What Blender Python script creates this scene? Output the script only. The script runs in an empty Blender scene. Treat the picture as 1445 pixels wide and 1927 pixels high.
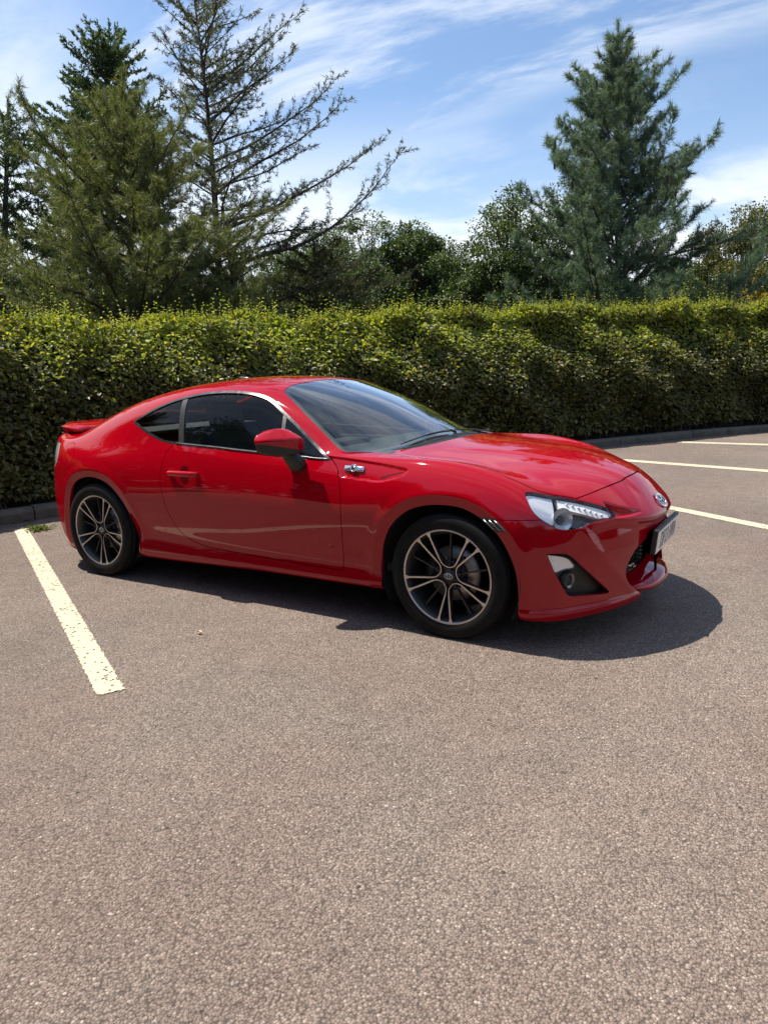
import bpy, bmesh, math, random
import numpy as np
from mathutils import Vector, Matrix
D=bpy.data; COL=bpy.context.scene.collection
# ---------------------------------------------------------------- camera, sky, sun, exposure
SCN=bpy.context.scene
CAM_P=(2.8217,-3.8633,1.2804); YAW,PITCH,ROLL=2.1301,-.1884,-.0277
_f=Vector((math.cos(PITCH)*math.cos(YAW),math.cos(PITCH)*math.sin(YAW),math.sin(PITCH)))
_r=Vector((math.sin(YAW),-math.cos(YAW),0)); _u=_r.cross(_f)
_r2=_r*math.cos(ROLL)+_u*math.sin(ROLL); _u2=-_r*math.sin(ROLL)+_u*math.cos(ROLL)
camd=D.cameras.new('camera'); cam=D.objects.new('camera',camd); COL.objects.link(cam)
m=Matrix((( _r2.x,_u2.x,-_f.x,CAM_P[0]),(_r2.y,_u2.y,-_f.y,CAM_P[1]),(_r2.z,_u2.z,-_f.z,CAM_P[2]),(0,0,0,1)))
cam.matrix_world=m
camd.sensor_fit='HORIZONTAL'; camd.sensor_width=36; camd.lens=1367.6/1445*36; camd.clip_start=.05; camd.clip_end=3000
SCN.camera=cam
# light travels along (.50,.0,-1): sun stands high behind the car's tail
SUN_DIR=Vector((.50,.02,-1)).normalized()
SUN_EL=math.asin(-SUN_DIR.z)
wd=D.worlds.new('World'); SCN.world=wd; wd.use_nodes=True
nt=wd.node_tree; nt.nodes.clear()
out=nt.nodes.new('ShaderNodeOutputWorld'); bg=nt.nodes.new('ShaderNodeBackground')
sky=nt.nodes.new('ShaderNodeTexSky'); sky.sky_type='NISHITA'; sky.sun_disc=False
sky.sun_elevation=SUN_EL; sky.sun_rotation=math.atan2(-SUN_DIR.x,-SUN_DIR.y)
sky.air_density=1.0; sky.dust_density=.25; sky.ozone_density=2.6; sky.altitude=50
bg.inputs['Strength'].default_value=.10
# thin cirrus and low cloud, mixed into the sky by direction
def N(t,**k):
    n=nt.nodes.new(t)
    for a,b in k.items(): setattr(n,a,b)
    return n
tc=N('ShaderNodeTexCoord')
sep=N('ShaderNodeSeparateXYZ'); nt.links.new(tc.outputs['Generated'],sep.inputs[0])
def M(op,a,b=None,c=None,clamp=False):
    n=N('ShaderNodeMath',operation=op); n.use_clamp=clamp
    for i,v in enumerate((a,b,c)):
        if v is None: continue
        if isinstance(v,(int,float)): n.inputs[i].default_value=v
        else: nt.links.new(v,n.inputs[i])
    return n.outputs[0]
def SS(v,a,b,c=0,d=1):
    n=N('ShaderNodeMapRange'); n.interpolation_type='SMOOTHSTEP'; nt.links.new(v,n.inputs[0])
    for i,q in enumerate((a,b,c,d)): n.inputs[i+1].default_value=q
    return n.outputs[0]
zc=M('MAXIMUM',sep.outputs[2],.01); zz=M('ADD',zc,.16)
comb=N('ShaderNodeCombineXYZ')
nt.links.new(M('DIVIDE',sep.outputs[0],zz),comb.inputs[0]); nt.links.new(M('DIVIDE',sep.outputs[1],zz),comb.inputs[1])
def CL(rot,sc,loc,scale,det,rough,dist=.5):
    mp=N('ShaderNodeMapping'); nt.links.new(comb.outputs[0],mp.inputs[0]); mp.inputs['Rotation'].default_value=(0,0,math.radians(rot)); mp.inputs['Scale'].default_value=(*sc,1); mp.inputs['Location'].default_value=(*loc,0)
    n=N('ShaderNodeTexNoise'); nt.links.new(mp.outputs[0],n.inputs['Vector']); n.inputs['Scale'].default_value=scale; n.inputs['Detail'].default_value=det; n.inputs['Roughness'].default_value=rough; n.inputs['Distortion'].default_value=dist
    return n.outputs['Fac']
streak=CL(-38,(.55,2.1),(3.1,.4),1.5,10,.64,.7)       # combed cirrus
patch=CL(-30,(.45,.8),(1.7,2.3),.9,5,.5)              # where it gathers
puff=CL(0,(1,1),(.3,5.2),2.2,8,.6,.3)
elv=sep.outputs[2]
low=SS(elv,.34,.14)                                    # bank of cloud low down
left=SS(M('MULTIPLY',sep.outputs[0],-1.0),.66,.86)     # bright veil towards the left
right=SS(sep.outputs[1],.93,.80,0,1); 
c1=M('MULTIPLY',SS(streak,.42,.66),SS(patch,.36,.56))
c2=M('MULTIPLY',SS(M('ADD',M('MULTIPLY',patch,.55),M('MULTIPLY',puff,.45)),.36,.50),low)
c3=M('MULTIPLY',SS(M('ADD',M('MULTIPLY',puff,.5),M('MULTIPLY',streak,.5)),.28,.52),left)
haze=SS(elv,.34,.05,.0,.30)
fac=M('MAXIMUM',M('MAXIMUM',M('MULTIPLY',c1,.62),M('MULTIPLY',c2,.95)),M('MULTIPLY',c3,.85)); fac=M('ADD',fac,M('MULTIPLY',haze,M('SUBTRACT',1.0,fac)),clamp=True)
mix=N('ShaderNodeMixRGB'); nt.links.new(fac,mix.inputs[0]); nt.links.new(sky.outputs[0],mix.inputs[1])
mix.inputs[2].default_value=(6.4,6.7,7.1,1)
nt.links.new(mix.outputs[0],bg.inputs[0]); nt.links.new(bg.outputs[0],out.inputs[0])
sl=D.lights.new('sun','SUN'); sl.energy=4.2; sl.angle=math.radians(.53); sl.color=(1,.93,.82)
so=D.objects.new('sun',sl); COL.objects.link(so); so.rotation_euler=SUN_DIR.to_track_quat('-Z','Y').to_euler()
SCN.view_settings.view_transform='Standard'; SCN.view_settings.look='None'; SCN.view_settings.gamma=1; SCN.view_settings.exposure=.80
SCN.render.film_transparent=False
SCN.cycles.max_bounces=8; SCN.cycles.transparent_max_bounces=24; SCN.cycles.caustics_reflective=False; SCN.cycles.caustics_refractive=False
SCN.cycles.sample_clamp_indirect=6
SCN.cycles.use_denoising=True

# ---------------------------------------------------------------- helpers
def tag(o,label=None,cat=None,group=None,kind=None):
    if label: o['label']=label
    if cat: o['category']=cat
    if group: o['group']=group
    if kind: o['kind']=kind
    return o
def empty(name,loc=(0,0,0)):
    o=D.objects.new(name,None); COL.objects.link(o); o.location=loc; o.empty_display_size=.2; return o
def mesh_obj(name,V,F,mat=None,parent=None,smooth=True,normals=None):
    me=D.meshes.new(name)
    if isinstance(F,np.ndarray):
        V=np.asarray(V,np.float32); F=np.asarray(F,np.int32)
        me.vertices.add(len(V)); me.vertices.foreach_set('co',V.ravel())
        n,k=F.shape
        me.loops.add(n*k); me.loops.foreach_set('vertex_index',F.ravel())
        me.polygons.add(n); me.polygons.foreach_set('loop_start',np.arange(0,n*k,k,dtype=np.int32))
        me.polygons.foreach_set('loop_total',np.full(n,k,np.int32))
        me.update(calc_edges=True)
    else:
        me.from_pydata([tuple(v) for v in V],[],[tuple(f) for f in F]); me.update()
    if smooth: me.polygons.foreach_set('use_smooth',np.ones(len(me.polygons),bool))
    if normals is not None: me.normals_split_custom_set_from_vertices([tuple(x) for x in normals])
    if mat: me.materials.append(mat)
    o=D.objects.new(name,me); COL.objects.link(o)
    if parent: o.parent=parent
    return o
def mat(name,col=(.5,.5,.5),rough=.5,metal=0,**k):
    m=D.materials.new(name); m.use_nodes=True; b=m.node_tree.nodes['Principled BSDF']
    b.inputs['Base Color'].default_value=(*col,1); b.inputs['Roughness'].default_value=rough; b.inputs['Metallic'].default_value=metal
    for a,v in k.items(): b.inputs[a.replace('_',' ')].default_value=v
    return m
# ---------------------------------------------------------------- car body cage
# X (at the crest column), W extra x at centre, side rows k0..k6 (y,z), top columns j0..j6 (y,z)
SEC=[
(-1.93,-.10,[(.57,.19),(.65,.215),(.69,.34),(.71,.46),(.71,.58),(.70,.69),(.69,.80)],
  [(.655,.885),(.60,.915),(.50,.925),(.38,.93),(.25,.935),(.12,.94),(0,.94)]),
(-1.80,-.12,[(.66,.14),(.755,.16),(.80,.31),(.805,.45),(.80,.57),(.79,.69),(.775,.79)],
  [(.73,.872),(.66,.905),(.54,.925),(.40,.935),(.26,.945),(.13,.95),(0,.95)]),
(-1.64,-.12,[(.70,.11),(.815,.13),(.85,.26),(.858,.41),(.858,.55),(.85,.68),(.83,.78)],
  [(.775,.868),(.70,.905),(.58,.94),(.44,.962),(.29,.975),(.14,.982),(0,.985)]),
(-1.46,-.12,[(.70,.13),(.835,.15),(.862,.26),(.875,.41),(.882,.54),(.875,.67),(.852,.78)],
  [(.79,.868),(.725,.93),(.625,.99),(.50,1.025),(.34,1.045),(.17,1.055),(0,1.058)]),
(-1.28,-.10,[(.70,.15),(.845,.17),(.870,.27),(.882,.40),(.888,.53),(.882,.66),(.857,.78)],
  [(.795,.87),(.74,.945),(.655,1.03),(.535,1.087),(.37,1.112),(.185,1.126),(0,1.130)]),
(-1.10,-.08,[(.70,.15),(.845,.165),(.868,.26),(.876,.39),(.882,.52),(.878,.65),(.852,.775)],
  [(.798,.872),(.75,.955),(.675,1.062),(.555,1.137),(.385,1.169),(.195,1.185),(0,1.190)]),
(-.90,-.05,[(.70,.15),(.843,.17),(.836,.285),(.846,.375),(.872,.50),(.872,.63),(.848,.765)],
  [(.803,.87),(.76,.965),(.69,1.09),(.575,1.175),(.40,1.212),(.20,1.229),(0,1.234)]),
(-.66,-.03,[(.70,.15),(.843,.175),(.836,.285),(.846,.375),(.866,.49),(.869,.62),(.848,.76)],
  [(.808,.868),(.765,.97),(.69,1.11),(.58,1.205),(.41,1.245),(.20,1.262),(0,1.268)]),
(-.38,0,[(.70,.16),(.843,.183),(.836,.285),(.846,.375),(.862,.485),(.868,.615),(.850,.755)],
  [(.812,.862),(.765,.97),(.685,1.12),(.575,1.219),(.41,1.259),(.20,1.280),(0,1.286)]),
(-.12,.06,[(.70,.165),(.843,.19),(.836,.285),(.846,.375),(.860,.485),(.868,.615),(.850,.75)],
  [(.813,.856),(.763,.965),(.678,1.115),(.562,1.212),(.40,1.249),(.20,1.266),(0,1.271)]),
(.06,.03,[(.70,.17),(.843,.195),(.836,.285),(.846,.375),(.860,.485),(.868,.612),(.850,.745)],
  [(.812,.852),(.76,.955),(.665,1.095),(.545,1.188),(.385,1.221),(.19,1.238),(0,1.242)]),
(.30,.06,[(.70,.17),(.843,.197),(.836,.285),(.846,.375),(.861,.485),(.869,.61),(.850,.74)],
  [(.808,.848),(.765,.92),(.70,1.01),(.615,1.078),(.45,1.118),(.22,1.146),(0,1.154)]),
(.50,.16,[(.70,.17),(.843,.198),(.836,.285),(.846,.375),(.862,.485),(.870,.61),(.848,.738)],
  [(.800,.846),(.77,.882),(.72,.925),(.66,.955),(.49,.99),(.24,1.020),(0,1.030)]),
(.66,.24,[(.70,.17),(.843,.198),(.836,.285),(.846,.375),(.863,.485),(.871,.61),(.846,.74)],
  [(.795,.845),(.765,.866),(.72,.875),(.655,.882),(.50,.900),(.25,.922),(0,.930)]),
(.84,.14,[(.70,.17),(.843,.198),(.836,.285),(.846,.375),(.865,.49),(.873,.62),(.848,.745)],
  [(.790,.845),(.745,.865),(.68,.872),(.60,.876),(.45,.888),(.23,.905),(0,.912)]),
(1.03,.09,[(.70,.165),(.842,.19),(.862,.27),(.864,.38),(.872,.51),(.875,.64),(.850,.755)],
  [(.785,.848),(.735,.862),(.665,.855),(.58,.858),(.43,.873),(.22,.890),(0,.896)]),
(1.22,.07,[(.70,.16),(.845,.18),(.868,.28),(.876,.40),(.878,.53),(.876,.655),(.848,.76)],
  [(.780,.845),(.725,.855),(.650,.841),(.56,.842),(.41,.858),(.21,.874),(0,.879)]),
(1.40,.08,[(.70,.14),(.84,.16),(.868,.25),(.876,.38),(.877,.51),(.870,.64),(.838,.745)],
  [(.768,.818),(.710,.827),(.635,.815),(.545,.820),(.40,.834),(.205,.848),(0,.853)]),
(1.56,.11,[(.68,.13),(.835,.145),(.862,.24),(.867,.37),(.863,.50),(.850,.62),(.81,.715)],
  [(.742,.775),(.682,.783),(.610,.780),(.525,.788),(.39,.802),(.205,.814),(0,.818)]),
(1.70,.17,[(.66,.125),(.795,.14),(.825,.23),(.83,.35),(.826,.47),(.805,.585),(.765,.67)],
  [(.70,.712),(.642,.726),(.572,.730),(.493,.737),(.37,.748),(.19,.757),(0,.761)]),
(1.83,.14,[(.60,.12),(.72,.135),(.750,.22),(.752,.33),(.745,.44),(.72,.54),(.68,.615)],
  [(.625,.652),(.58,.667),(.522,.675),(.452,.683),(.34,.693),(.175,.700),(0,.703)]),
]
# centreline x,z and front rows: for k: corner x , centre x, centre z ; exponent
FRONT=dict(
  xc=[1.76,1.80,1.80,1.80,1.805,1.815,1.825],
  xm=[2.00,2.065,2.075,2.075,2.10,2.115,2.075],
  zm=[.13,.145,.24,.34,.44,.53,.605],
  p=2.3)
REAR=dict(
  xc=[-1.86,-1.90,-1.93,-1.95,-1.95,-1.945,-1.935],
  xm=[-2.00,-2.06,-2.10,-2.12,-2.12,-2.11,-2.09],
  zm=[.22,.25,.36,.47,.58,.69,.80],
  p=2.2)

def build_cage():
    NX=len(SEC);K=7;J=7
    V=[];F=[];idx={}
    def vid(p):
        key=(round(p[0],5),round(p[1],5),round(p[2],5))
        if key not in idx: idx[key]=len(V);V.append(p)
        return idx[key]
    S=[[None]*(K+1) for _ in range(NX)]; T=[[None]*J for _ in range(NX)]
    for i,(X,Wc,side,top) in enumerate(SEC):
        for k in range(K):
            x=X
            if i==NX-1: x=FRONT['xc'][k]
            if i==0: x=REAR['xc'][k]
            S[i][k]=(x,side[k][0],side[k][1])
        for j in range(J):
            y,z=top[j]; t=1-(y/top[0][0])**2
            T[i][j]=(X+Wc*t,y,z)
        S[i][K]=T[i][0]
    def endgrid(D,i):
        G=[[None]*(K+1) for _ in range(J)]
        y0=T[i][0][1]
        for j in range(J):
            f=T[i][j][1]/y0
            for k in range(K):
                xc,yc,zc=S[i][k]
                t=1-f**D['p']
                G[j][k]=(xc+(D['xm'][k]-xc)*t, yc*f, zc+(D['zm'][k]-zc)*t)
            G[j][K]=T[i][j]
        return G
    FG=endgrid(FRONT,NX-1); RG=endgrid(REAR,0)
    faces=[]
    for i in range(NX-1):
        for k in range(K): faces.append((S[i][k],S[i+1][k],S[i+1][k+1],S[i][k+1]))
        for j in range(J-1): faces.append((T[i][j],T[i+1][j],T[i+1][j+1],T[i][j+1]))
    for j in range(J-1):
        for k in range(K):
            faces.append((FG[j][k],FG[j+1][k],FG[j+1][k+1],FG[j][k+1]))
            faces.append((RG[j+1][k],RG[j][k],RG[j][k+1],RG[j+1][k+1]))
    # +y half: orientation outward ; mirror
    for q in faces:
        F.append([vid(p) for p in q][::-1])
        F.append([vid((p[0],-p[1],p[2])) for p in q])
    V=np.array(V,float);F=np.array(F,int)
    # drop accidental duplicates handled by key
    return V,F

def cc(V,F):
    n=len(V);m=len(F)
    E=np.stack([F,np.roll(F,-1,1)],2).reshape(-1,2)
    Es=np.sort(E,1); key=Es[:,0].astype(np.int64)*n+Es[:,1]
    uk,inv,cnt=np.unique(key,return_inverse=True,return_counts=True); inv=inv.ravel()
    e0=uk//n;e1=uk%n;ne=len(uk)
    fp=V[F].mean(1)
    fs=np.zeros((ne,3));np.add.at(fs,inv,np.repeat(fp,4,0))
    mid=(V[e0]+V[e1])/2
    bd=cnt==1
    ep=(V[e0]+V[e1]+fs)/4; ep[bd]=mid[bd]
    val=np.zeros(n);np.add.at(val,e0,1);np.add.at(val,e1,1)
    R=np.zeros((n,3));np.add.at(R,e0,mid);np.add.at(R,e1,mid);R/=val[:,None]
    nf=np.zeros(n);Q=np.zeros((n,3))
    np.add.at(nf,F.ravel(),1);np.add.at(Q,F.ravel(),np.repeat(fp,4,0));Q/=nf[:,None]
    vp=(Q+2*R+(val-3)[:,None]*V)/val[:,None]
    bv=np.zeros(n,bool);bv[e0[bd]]=1;bv[e1[bd]]=1
    B=np.zeros((n,3));np.add.at(B,e0[bd],V[e1[bd]]);np.add.at(B,e1[bd],V[e0[bd]])
    vp[bv]=V[bv]*.75+B[bv]*.125
    ei=inv.reshape(m,4)+n; fi=np.arange(m)+n+ne
    nF=np.concatenate([np.stack([F[:,c],ei[:,c],fi,ei[:,c-1]],1) for c in range(4)])
    return np.concatenate([vp,ep,fp]),nF

def limit_pos(V,F,it=2):
    v,f=V,F
    for _ in range(it): v,f=cc(v,f)
    return v[:len(V)]

def body_surface(levels=4,fit=3):
    V,F=build_cage()
    T=V.copy();P=V.copy()
    for _ in range(fit): P=P+.8*(T-limit_pos(P,F))
    v,f=P,F
    for _ in range(levels): v,f=cc(v,f)
    return v,f
# ---------------------------------------------------------------- mesh cutting tools
def vnormals(V,T):
    fn=np.cross(V[T[:,1]]-V[T[:,0]],V[T[:,2]]-V[T[:,0]])
    N=np.zeros_like(V)
    for c in range(3): np.add.at(N,T[:,c],fn)
    return N/np.maximum(np.linalg.norm(N,axis=1),1e-12)[:,None]
def compact(V,N,T):
    if len(T)==0: return V[:0],N[:0],T
    u,inv=np.unique(T,return_inverse=True); return V[u],N[u],inv.reshape(T.shape)
def split(M_,d,snap=.0006):
    """split triangles along d=0; returns whole mesh, its d values"""
    V,N,T=M_; d=np.where(np.abs(d)<snap*.25,0,d)
    E=np.concatenate([T[:,[0,1]],T[:,[1,2]],T[:,[2,0]]]); Es=np.sort(E,1)
    key=Es[:,0].astype(np.int64)*len(V)+Es[:,1]; uk,inv=np.unique(key,return_inverse=True); inv=inv.ravel()
    a=uk//len(V); b=uk%len(V); cr=d[a]*d[b]<0
    if not cr.any(): return (V,N,T),d
    t=(d[a]/np.where(cr,d[a]-d[b],1))[:,None]
    idx=np.full(len(uk),-1); idx[cr]=len(V)+np.arange(cr.sum())
    NV=(V[a]+(V[b]-V[a])*t)[cr]; NN=(N[a]+(N[b]-N[a])*t)[cr]; NN/=np.linalg.norm(NN,axis=1)[:,None]
    V2=np.concatenate([V,NV]); N2=np.concatenate([N,NN]); d2=np.concatenate([d,np.zeros(cr.sum())])
    n=len(T); ev=idx[inv].reshape(3,n).T
    cnt=(ev>=0).sum(1); res=[T[cnt==0]]
    m=np.where(cnt==1)[0]; k=np.argmax(ev[m]>=0,1)
    p=T[m,k];q=T[m,(k+1)%3];r=T[m,(k+2)%3];e=ev[m,k]
    res+=[np.stack([p,e,r],1),np.stack([e,q,r],1)]
    m=np.where(cnt==2)[0]; k=np.argmax(ev[m]<0,1)    # uncrossed edge k: verts p,q ; r alone
    p=T[m,k];q=T[m,(k+1)%3];r=T[m,(k+2)%3];e1=ev[m,(k+1)%3];e2=ev[m,(k+2)%3]
    res+=[np.stack([e1,r,e2],1),np.stack([p,q,e1],1),np.stack([p,e1,e2],1)]
    return (V2,N2,np.concatenate(res)),d2
def cut(M_,d):
    """-> part with d>0, part with d<0"""
    (V,N,T),d2=split(M_,d)
    s=d2[T]; pos=s.sum(1)>0
    return compact(V,N,T[pos]),compact(V,N,T[~pos])
def sdf(P,poly):
    """2-D signed distance, positive inside"""
    poly=np.asarray(poly,float); lo=poly.min(0)-.1; hi=poly.max(0)+.1
    d=np.full(len(P),-.1); near=((P>lo)&(P<hi)).all(1); Q=P[near]
    if len(Q)==0: return d
    A=poly;B=np.roll(poly,-1,0); best=np.full(len(Q),9.); ins=np.zeros(len(Q),bool)
    for a,b in zip(A,B):
        ab=b-a; L=ab@ab
        if L<1e-14: continue
        t=np.clip(((Q-a)@ab)/L,0,1); dd=np.hypot(*(Q-a-t[:,None]*ab).T); best=np.minimum(best,dd)
        if a[1]!=b[1]:
            c=((a[1]>Q[:,1])!=(b[1]>Q[:,1]))&(Q[:,0]<(b[0]-a[0])*(Q[:,1]-a[1])/(b[1]-a[1])+a[0]); ins^=c
    d[near]=np.where(ins,best,-best); return d
def crv(pts,closed=True,sub=6,corners=()):
    """Catmull-Rom through points, sharp at the given indices"""
    P=[np.array(p,float) for p in pts]; n=len(P); out=[]
    rng=range(n) if closed else range(n-1)
    for i in rng:
        p1=P[i];p2=P[(i+1)%n]
        p0=P[(i-1)%n] if (i not in corners and (closed or i>0)) else 2*p1-p2
        p3=P[(i+2)%n] if ((i+1)%n not in corners and (closed or i+2<n)) else 2*p2-p1
        for s in range(sub):
            t=s/sub; out.append(.5*((2*p1)+(-p0+p2)*t+(2*p0-5*p1+4*p2-p3)*t*t+(-p0+3*p1-3*p2+p3)*t**3))
    if not closed: out.append(P[-1])
    return np.array(out)
def pld(P,line):
    """distance to an open polyline"""
    best=np.full(len(P),9.)
    for a,b in zip(line[:-1],line[1:]):
        ab=b-a;t=np.clip(((P-a)@ab)/(ab@ab+1e-12),0,1); best=np.minimum(best,np.hypot(*(P-a-t[:,None]*ab).T))
    return best
def lip(M_,depth,skip=None):
    """fold every free edge inward by depth"""
    V,N,T=M_; E=np.concatenate([T[:,[0,1]],T[:,[1,2]],T[:,[2,0]]]); Es=np.sort(E,1)
    key=Es[:,0].astype(np.int64)*len(V)+Es[:,1]; uk,fi,cnt=np.unique(key,return_index=True,return_counts=True)
    be=E[fi[cnt==1]]
    if skip is not None: be=be[~(skip(V[be[:,0]])&skip(V[be[:,1]]))]
    if len(be)==0: return M_
    n=len(V); a=V[be[:,0]];b=V[be[:,1]];na=N[be[:,0]];nb=N[be[:,1]]
    k=len(be); q=np.concatenate([a,b,b-nb*depth,a-na*depth])
    i=np.arange(k); side=np.cross(b-a,na); side/=np.maximum(np.linalg.norm(side,axis=1),1e-9)[:,None]
    NN=np.concatenate([side]*4)
    T2=np.concatenate([np.stack([i+k,i,i+3*k],1),np.stack([i+k,i+3*k,i+2*k],1)])+n
    return np.concatenate([V,q]),np.concatenate([N,NN]),np.concatenate([T,T2])
def flip(M_):
    V,N,T=M_; s=np.array([1,-1,1.]); return V*s,N*s,T[:,::-1]
def both(M_):
    V,N,T=M_; a=flip(M_); return np.concatenate([V,a[0]]),np.concatenate([N,a[1]]),np.concatenate([T,a[2]+len(V)])
def offs(M_,h): return M_[0]-M_[1]*h,M_[1],M_[2]
def put(name,M_,m,parent,**k): return mesh_obj(name,M_[0],M_[2],m,parent,normals=M_[1],**k)
def smooth01(t): t=np.clip(t,0,1); return t*t*(3-2*t)

# ---------------------------------------------------------------- car materials
def noise_into(m,sock,scale,lo,hi,detail=4,coord='Object'):
    t=m.node_tree; b=t.nodes['Principled BSDF']
    c=t.nodes.new('ShaderNodeTexCoord'); n=t.nodes.new('ShaderNodeTexNoise'); n.inputs['Scale'].default_value=scale; n.inputs['Detail'].default_value=detail
    r=t.nodes.new('ShaderNodeMapRange'); r.inputs['To Min'].default_value=lo; r.inputs['To Max'].default_value=hi; r.inputs['From Min'].default_value=.3; r.inputs['From Max'].default_value=.7
    t.links.new(c.outputs[coord],n.inputs['Vector']); t.links.new(n.outputs['Fac'],r.inputs['Value']); t.links.new(r.outputs[0],b.inputs[sock])
    return n
def paint_mat(name,col,dust=1.0):
    m=mat(name,col,.38,0); t=m.node_tree; b=t.nodes['Principled BSDF']
    b.inputs['Coat Weight'].default_value=1; b.inputs['Coat IOR'].default_value=1.5; b.inputs['Specular IOR Level'].default_value=0.0
    tc_=t.nodes.new('ShaderNodeTexCoord')
    n=t.nodes.new('ShaderNodeTexNoise'); n.inputs['Scale'].default_value=3; n.inputs['Detail'].default_value=3
    t.links.new(tc_.outputs['Object'],n.inputs['Vector'])
    r=t.nodes.new('ShaderNodeMapRange'); r.inputs['To Min'].default_value=.012; r.inputs['To Max'].default_value=.035
    t.links.new(n.outputs['Fac'],r.inputs['Value']); t.links.new(r.outputs[0],b.inputs['Coat Roughness'])
    # specks of dust
    v=t.nodes.new('ShaderNodeTexVoronoi'); v.inputs['Scale'].default_value=26; v.inputs['Randomness'].default_value=1
    t.links.new(tc_.outputs['Object'],v.inputs['Vector'])
    n2=t.nodes.new('ShaderNodeTexNoise'); n2.inputs['Scale'].default_value=9; t.links.new(tc_.outputs['Object'],n2.inputs['Vector'])
    th=t.nodes.new('ShaderNodeMath'); th.operation='LESS_THAN'; t.links.new(v.outputs['Distance'],th.inputs[0])
    tm=t.nodes.new('ShaderNodeMapRange'); tm.inputs['From Min'].default_value=.52; tm.inputs['From Max'].default_value=.8; tm.inputs['To Min'].default_value=0; tm.inputs['To Max'].default_value=.12*dust
    t.links.new(n2.outputs['Fac'],tm.inputs['Value']); t.links.new(tm.outputs[0],th.inputs[1])
    mx=t.nodes.new('ShaderNodeMixRGB'); mx.inputs[1].default_value=(*col,1); mx.inputs[2].default_value=(.45,.25,.2,1)
    f=t.nodes.new('ShaderNodeMath'); f.operation='MULTIPLY'; f.inputs[1].default_value=.45; t.links.new(th.outputs[0],f.inputs[0]); t.links.new(f.outputs[0],mx.inputs[0])
    t.links.new(mx.outputs[0],b.inputs['Base Color'])
    # faint orange-peel
    bp=t.nodes.new('ShaderNodeBump'); bp.inputs['Strength'].default_value=.012; bp.inputs['Distance'].default_value=.002
    n3=t.nodes.new('ShaderNodeTexNoise'); n3.inputs['Scale'].default_value=140; t.links.new(tc_.outputs['Object'],n3.inputs['Vector']); t.links.new(n3.outputs['Fac'],bp.inputs['Height']); t.links.new(bp.outputs[0],b.inputs['Coat Normal'])
    return m
def glass_mat(name,tint,rough=.0,ior=1.5,haze=0.0,gain=1.0):
    m=D.materials.new(name); m.use_nodes=True; t=m.node_tree; t.nodes.clear()
    o=t.nodes.new('ShaderNodeOutputMaterial'); mx=t.nodes.new('ShaderNodeMixShader'); tr=t.nodes.new('ShaderNodeBsdfTransparent'); gl=t.nodes.new('ShaderNodeBsdfGlossy')
    tr.inputs[0].default_value=(*tint,1); gl.inputs['Roughness'].default_value=rough; gl.inputs[0].default_value=(1,1,1,1)
    fr=t.nodes.new('ShaderNodeLayerWeight'); fr.inputs[0].default_value=.5; f0=((ior-1)/(ior+1))**2      # Schlick, the same from either side of the pane
    p5=t.nodes.new('ShaderNodeMath'); p5.operation='POWER'; p5.inputs[1].default_value=5; t.links.new(fr.outputs['Facing'],p5.inputs[0])
    k=t.nodes.new('ShaderNodeMath'); k.operation='MULTIPLY_ADD'; k.inputs[1].default_value=(1-f0)*gain; k.inputs[2].default_value=f0*gain; k.use_clamp=True
    t.links.new(p5.outputs[0],k.inputs[0])
    t.links.new(k.outputs[0],mx.inputs[0]); t.links.new(gl.outputs[0],mx.inputs[2])
    if haze>0:       # thin film of dust on the pane
        df=t.nodes.new('ShaderNodeBsdfDiffuse'); df.inputs[0].default_value=(.55,.56,.5,1)
        c=t.nodes.new('ShaderNodeTexCoord'); mp_=t.nodes.new('ShaderNodeMapping'); mp_.inputs['Scale'].default_value=(1,3,1); t.links.new(c.outputs['Object'],mp_.inputs[0])
        n=t.nodes.new('ShaderNodeTexNoise'); n.inputs['Scale'].default_value=3.5; n.inputs['Detail'].default_value=6; t.links.new(mp_.outputs[0],n.inputs['Vector'])
        r=t.nodes.new('ShaderNodeMapRange'); r.inputs['From Min'].default_value=.35; r.inputs['From Max'].default_value=.8; r.inputs['To Max'].default_value=haze; t.links.new(n.outputs['Fac'],r.inputs['Value'])
        m2=t.nodes.new('ShaderNodeMixShader'); t.links.new(r.outputs[0],m2.inputs[0]); t.links.new(tr.outputs[0],m2.inputs[1]); t.links.new(df.outputs[0],m2.inputs[2]); t.links.new(m2.outputs[0],mx.inputs[1])
    else: t.links.new(tr.outputs[0],mx.inputs[1])
    t.links.new(mx.outputs[0],o.inputs[0]); return m
RED=(.37,.0005,.0085)
PAINT=paint_mat('red_paint',RED)
BLK=mat('black_plastic',(.018,.018,.019),.45); noise_into(BLK,'Roughness',30,.38,.55)
DARK=mat('dark_cavity',(.006,.006,.006),.9); noise_into(DARK,'Roughness',12,.8,1)
TRIM=mat('dark_window_trim',(.022,.022,.024),.24,0,Coat_Weight=.25); noise_into(TRIM,'Roughness',20,.2,.32)
CHROME=mat('chrome',(.82,.83,.85),.06,1); noise_into(CHROME,'Roughness',15,.03,.12)
SILVER=mat('satin_silver',(.60,.60,.62),.22,1); noise_into(SILVER,'Roughness',15,.16,.3)
STRIP=mat('sill_strip_metal',(.22,.22,.23),.25,.8); noise_into(STRIP,'Roughness',20,.2,.3)
RUBBER=mat('rubber',(.0055,.0055,.006),.85,0,Specular_IOR_Level=.25); noise_into(RUBBER,'Roughness',25,.6,.85)
MACH=mat('machined_alloy',(.66,.585,.54),.34,.8); noise_into(MACH,'Roughness',40,.25,.42)
GUN=mat('dark_alloy_paint',(.022,.022,.024),.35); noise_into(GUN,'Roughness',20,.3,.5)
STEEL=mat('brushed_steel',(.42,.38,.35),.38,.9); noise_into(STEEL,'Roughness',60,.3,.5)
SEAT=mat('black_seat_cloth',(.030,.030,.033),.85); noise_into(SEAT,'Roughness',200,.7,.95)
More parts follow.
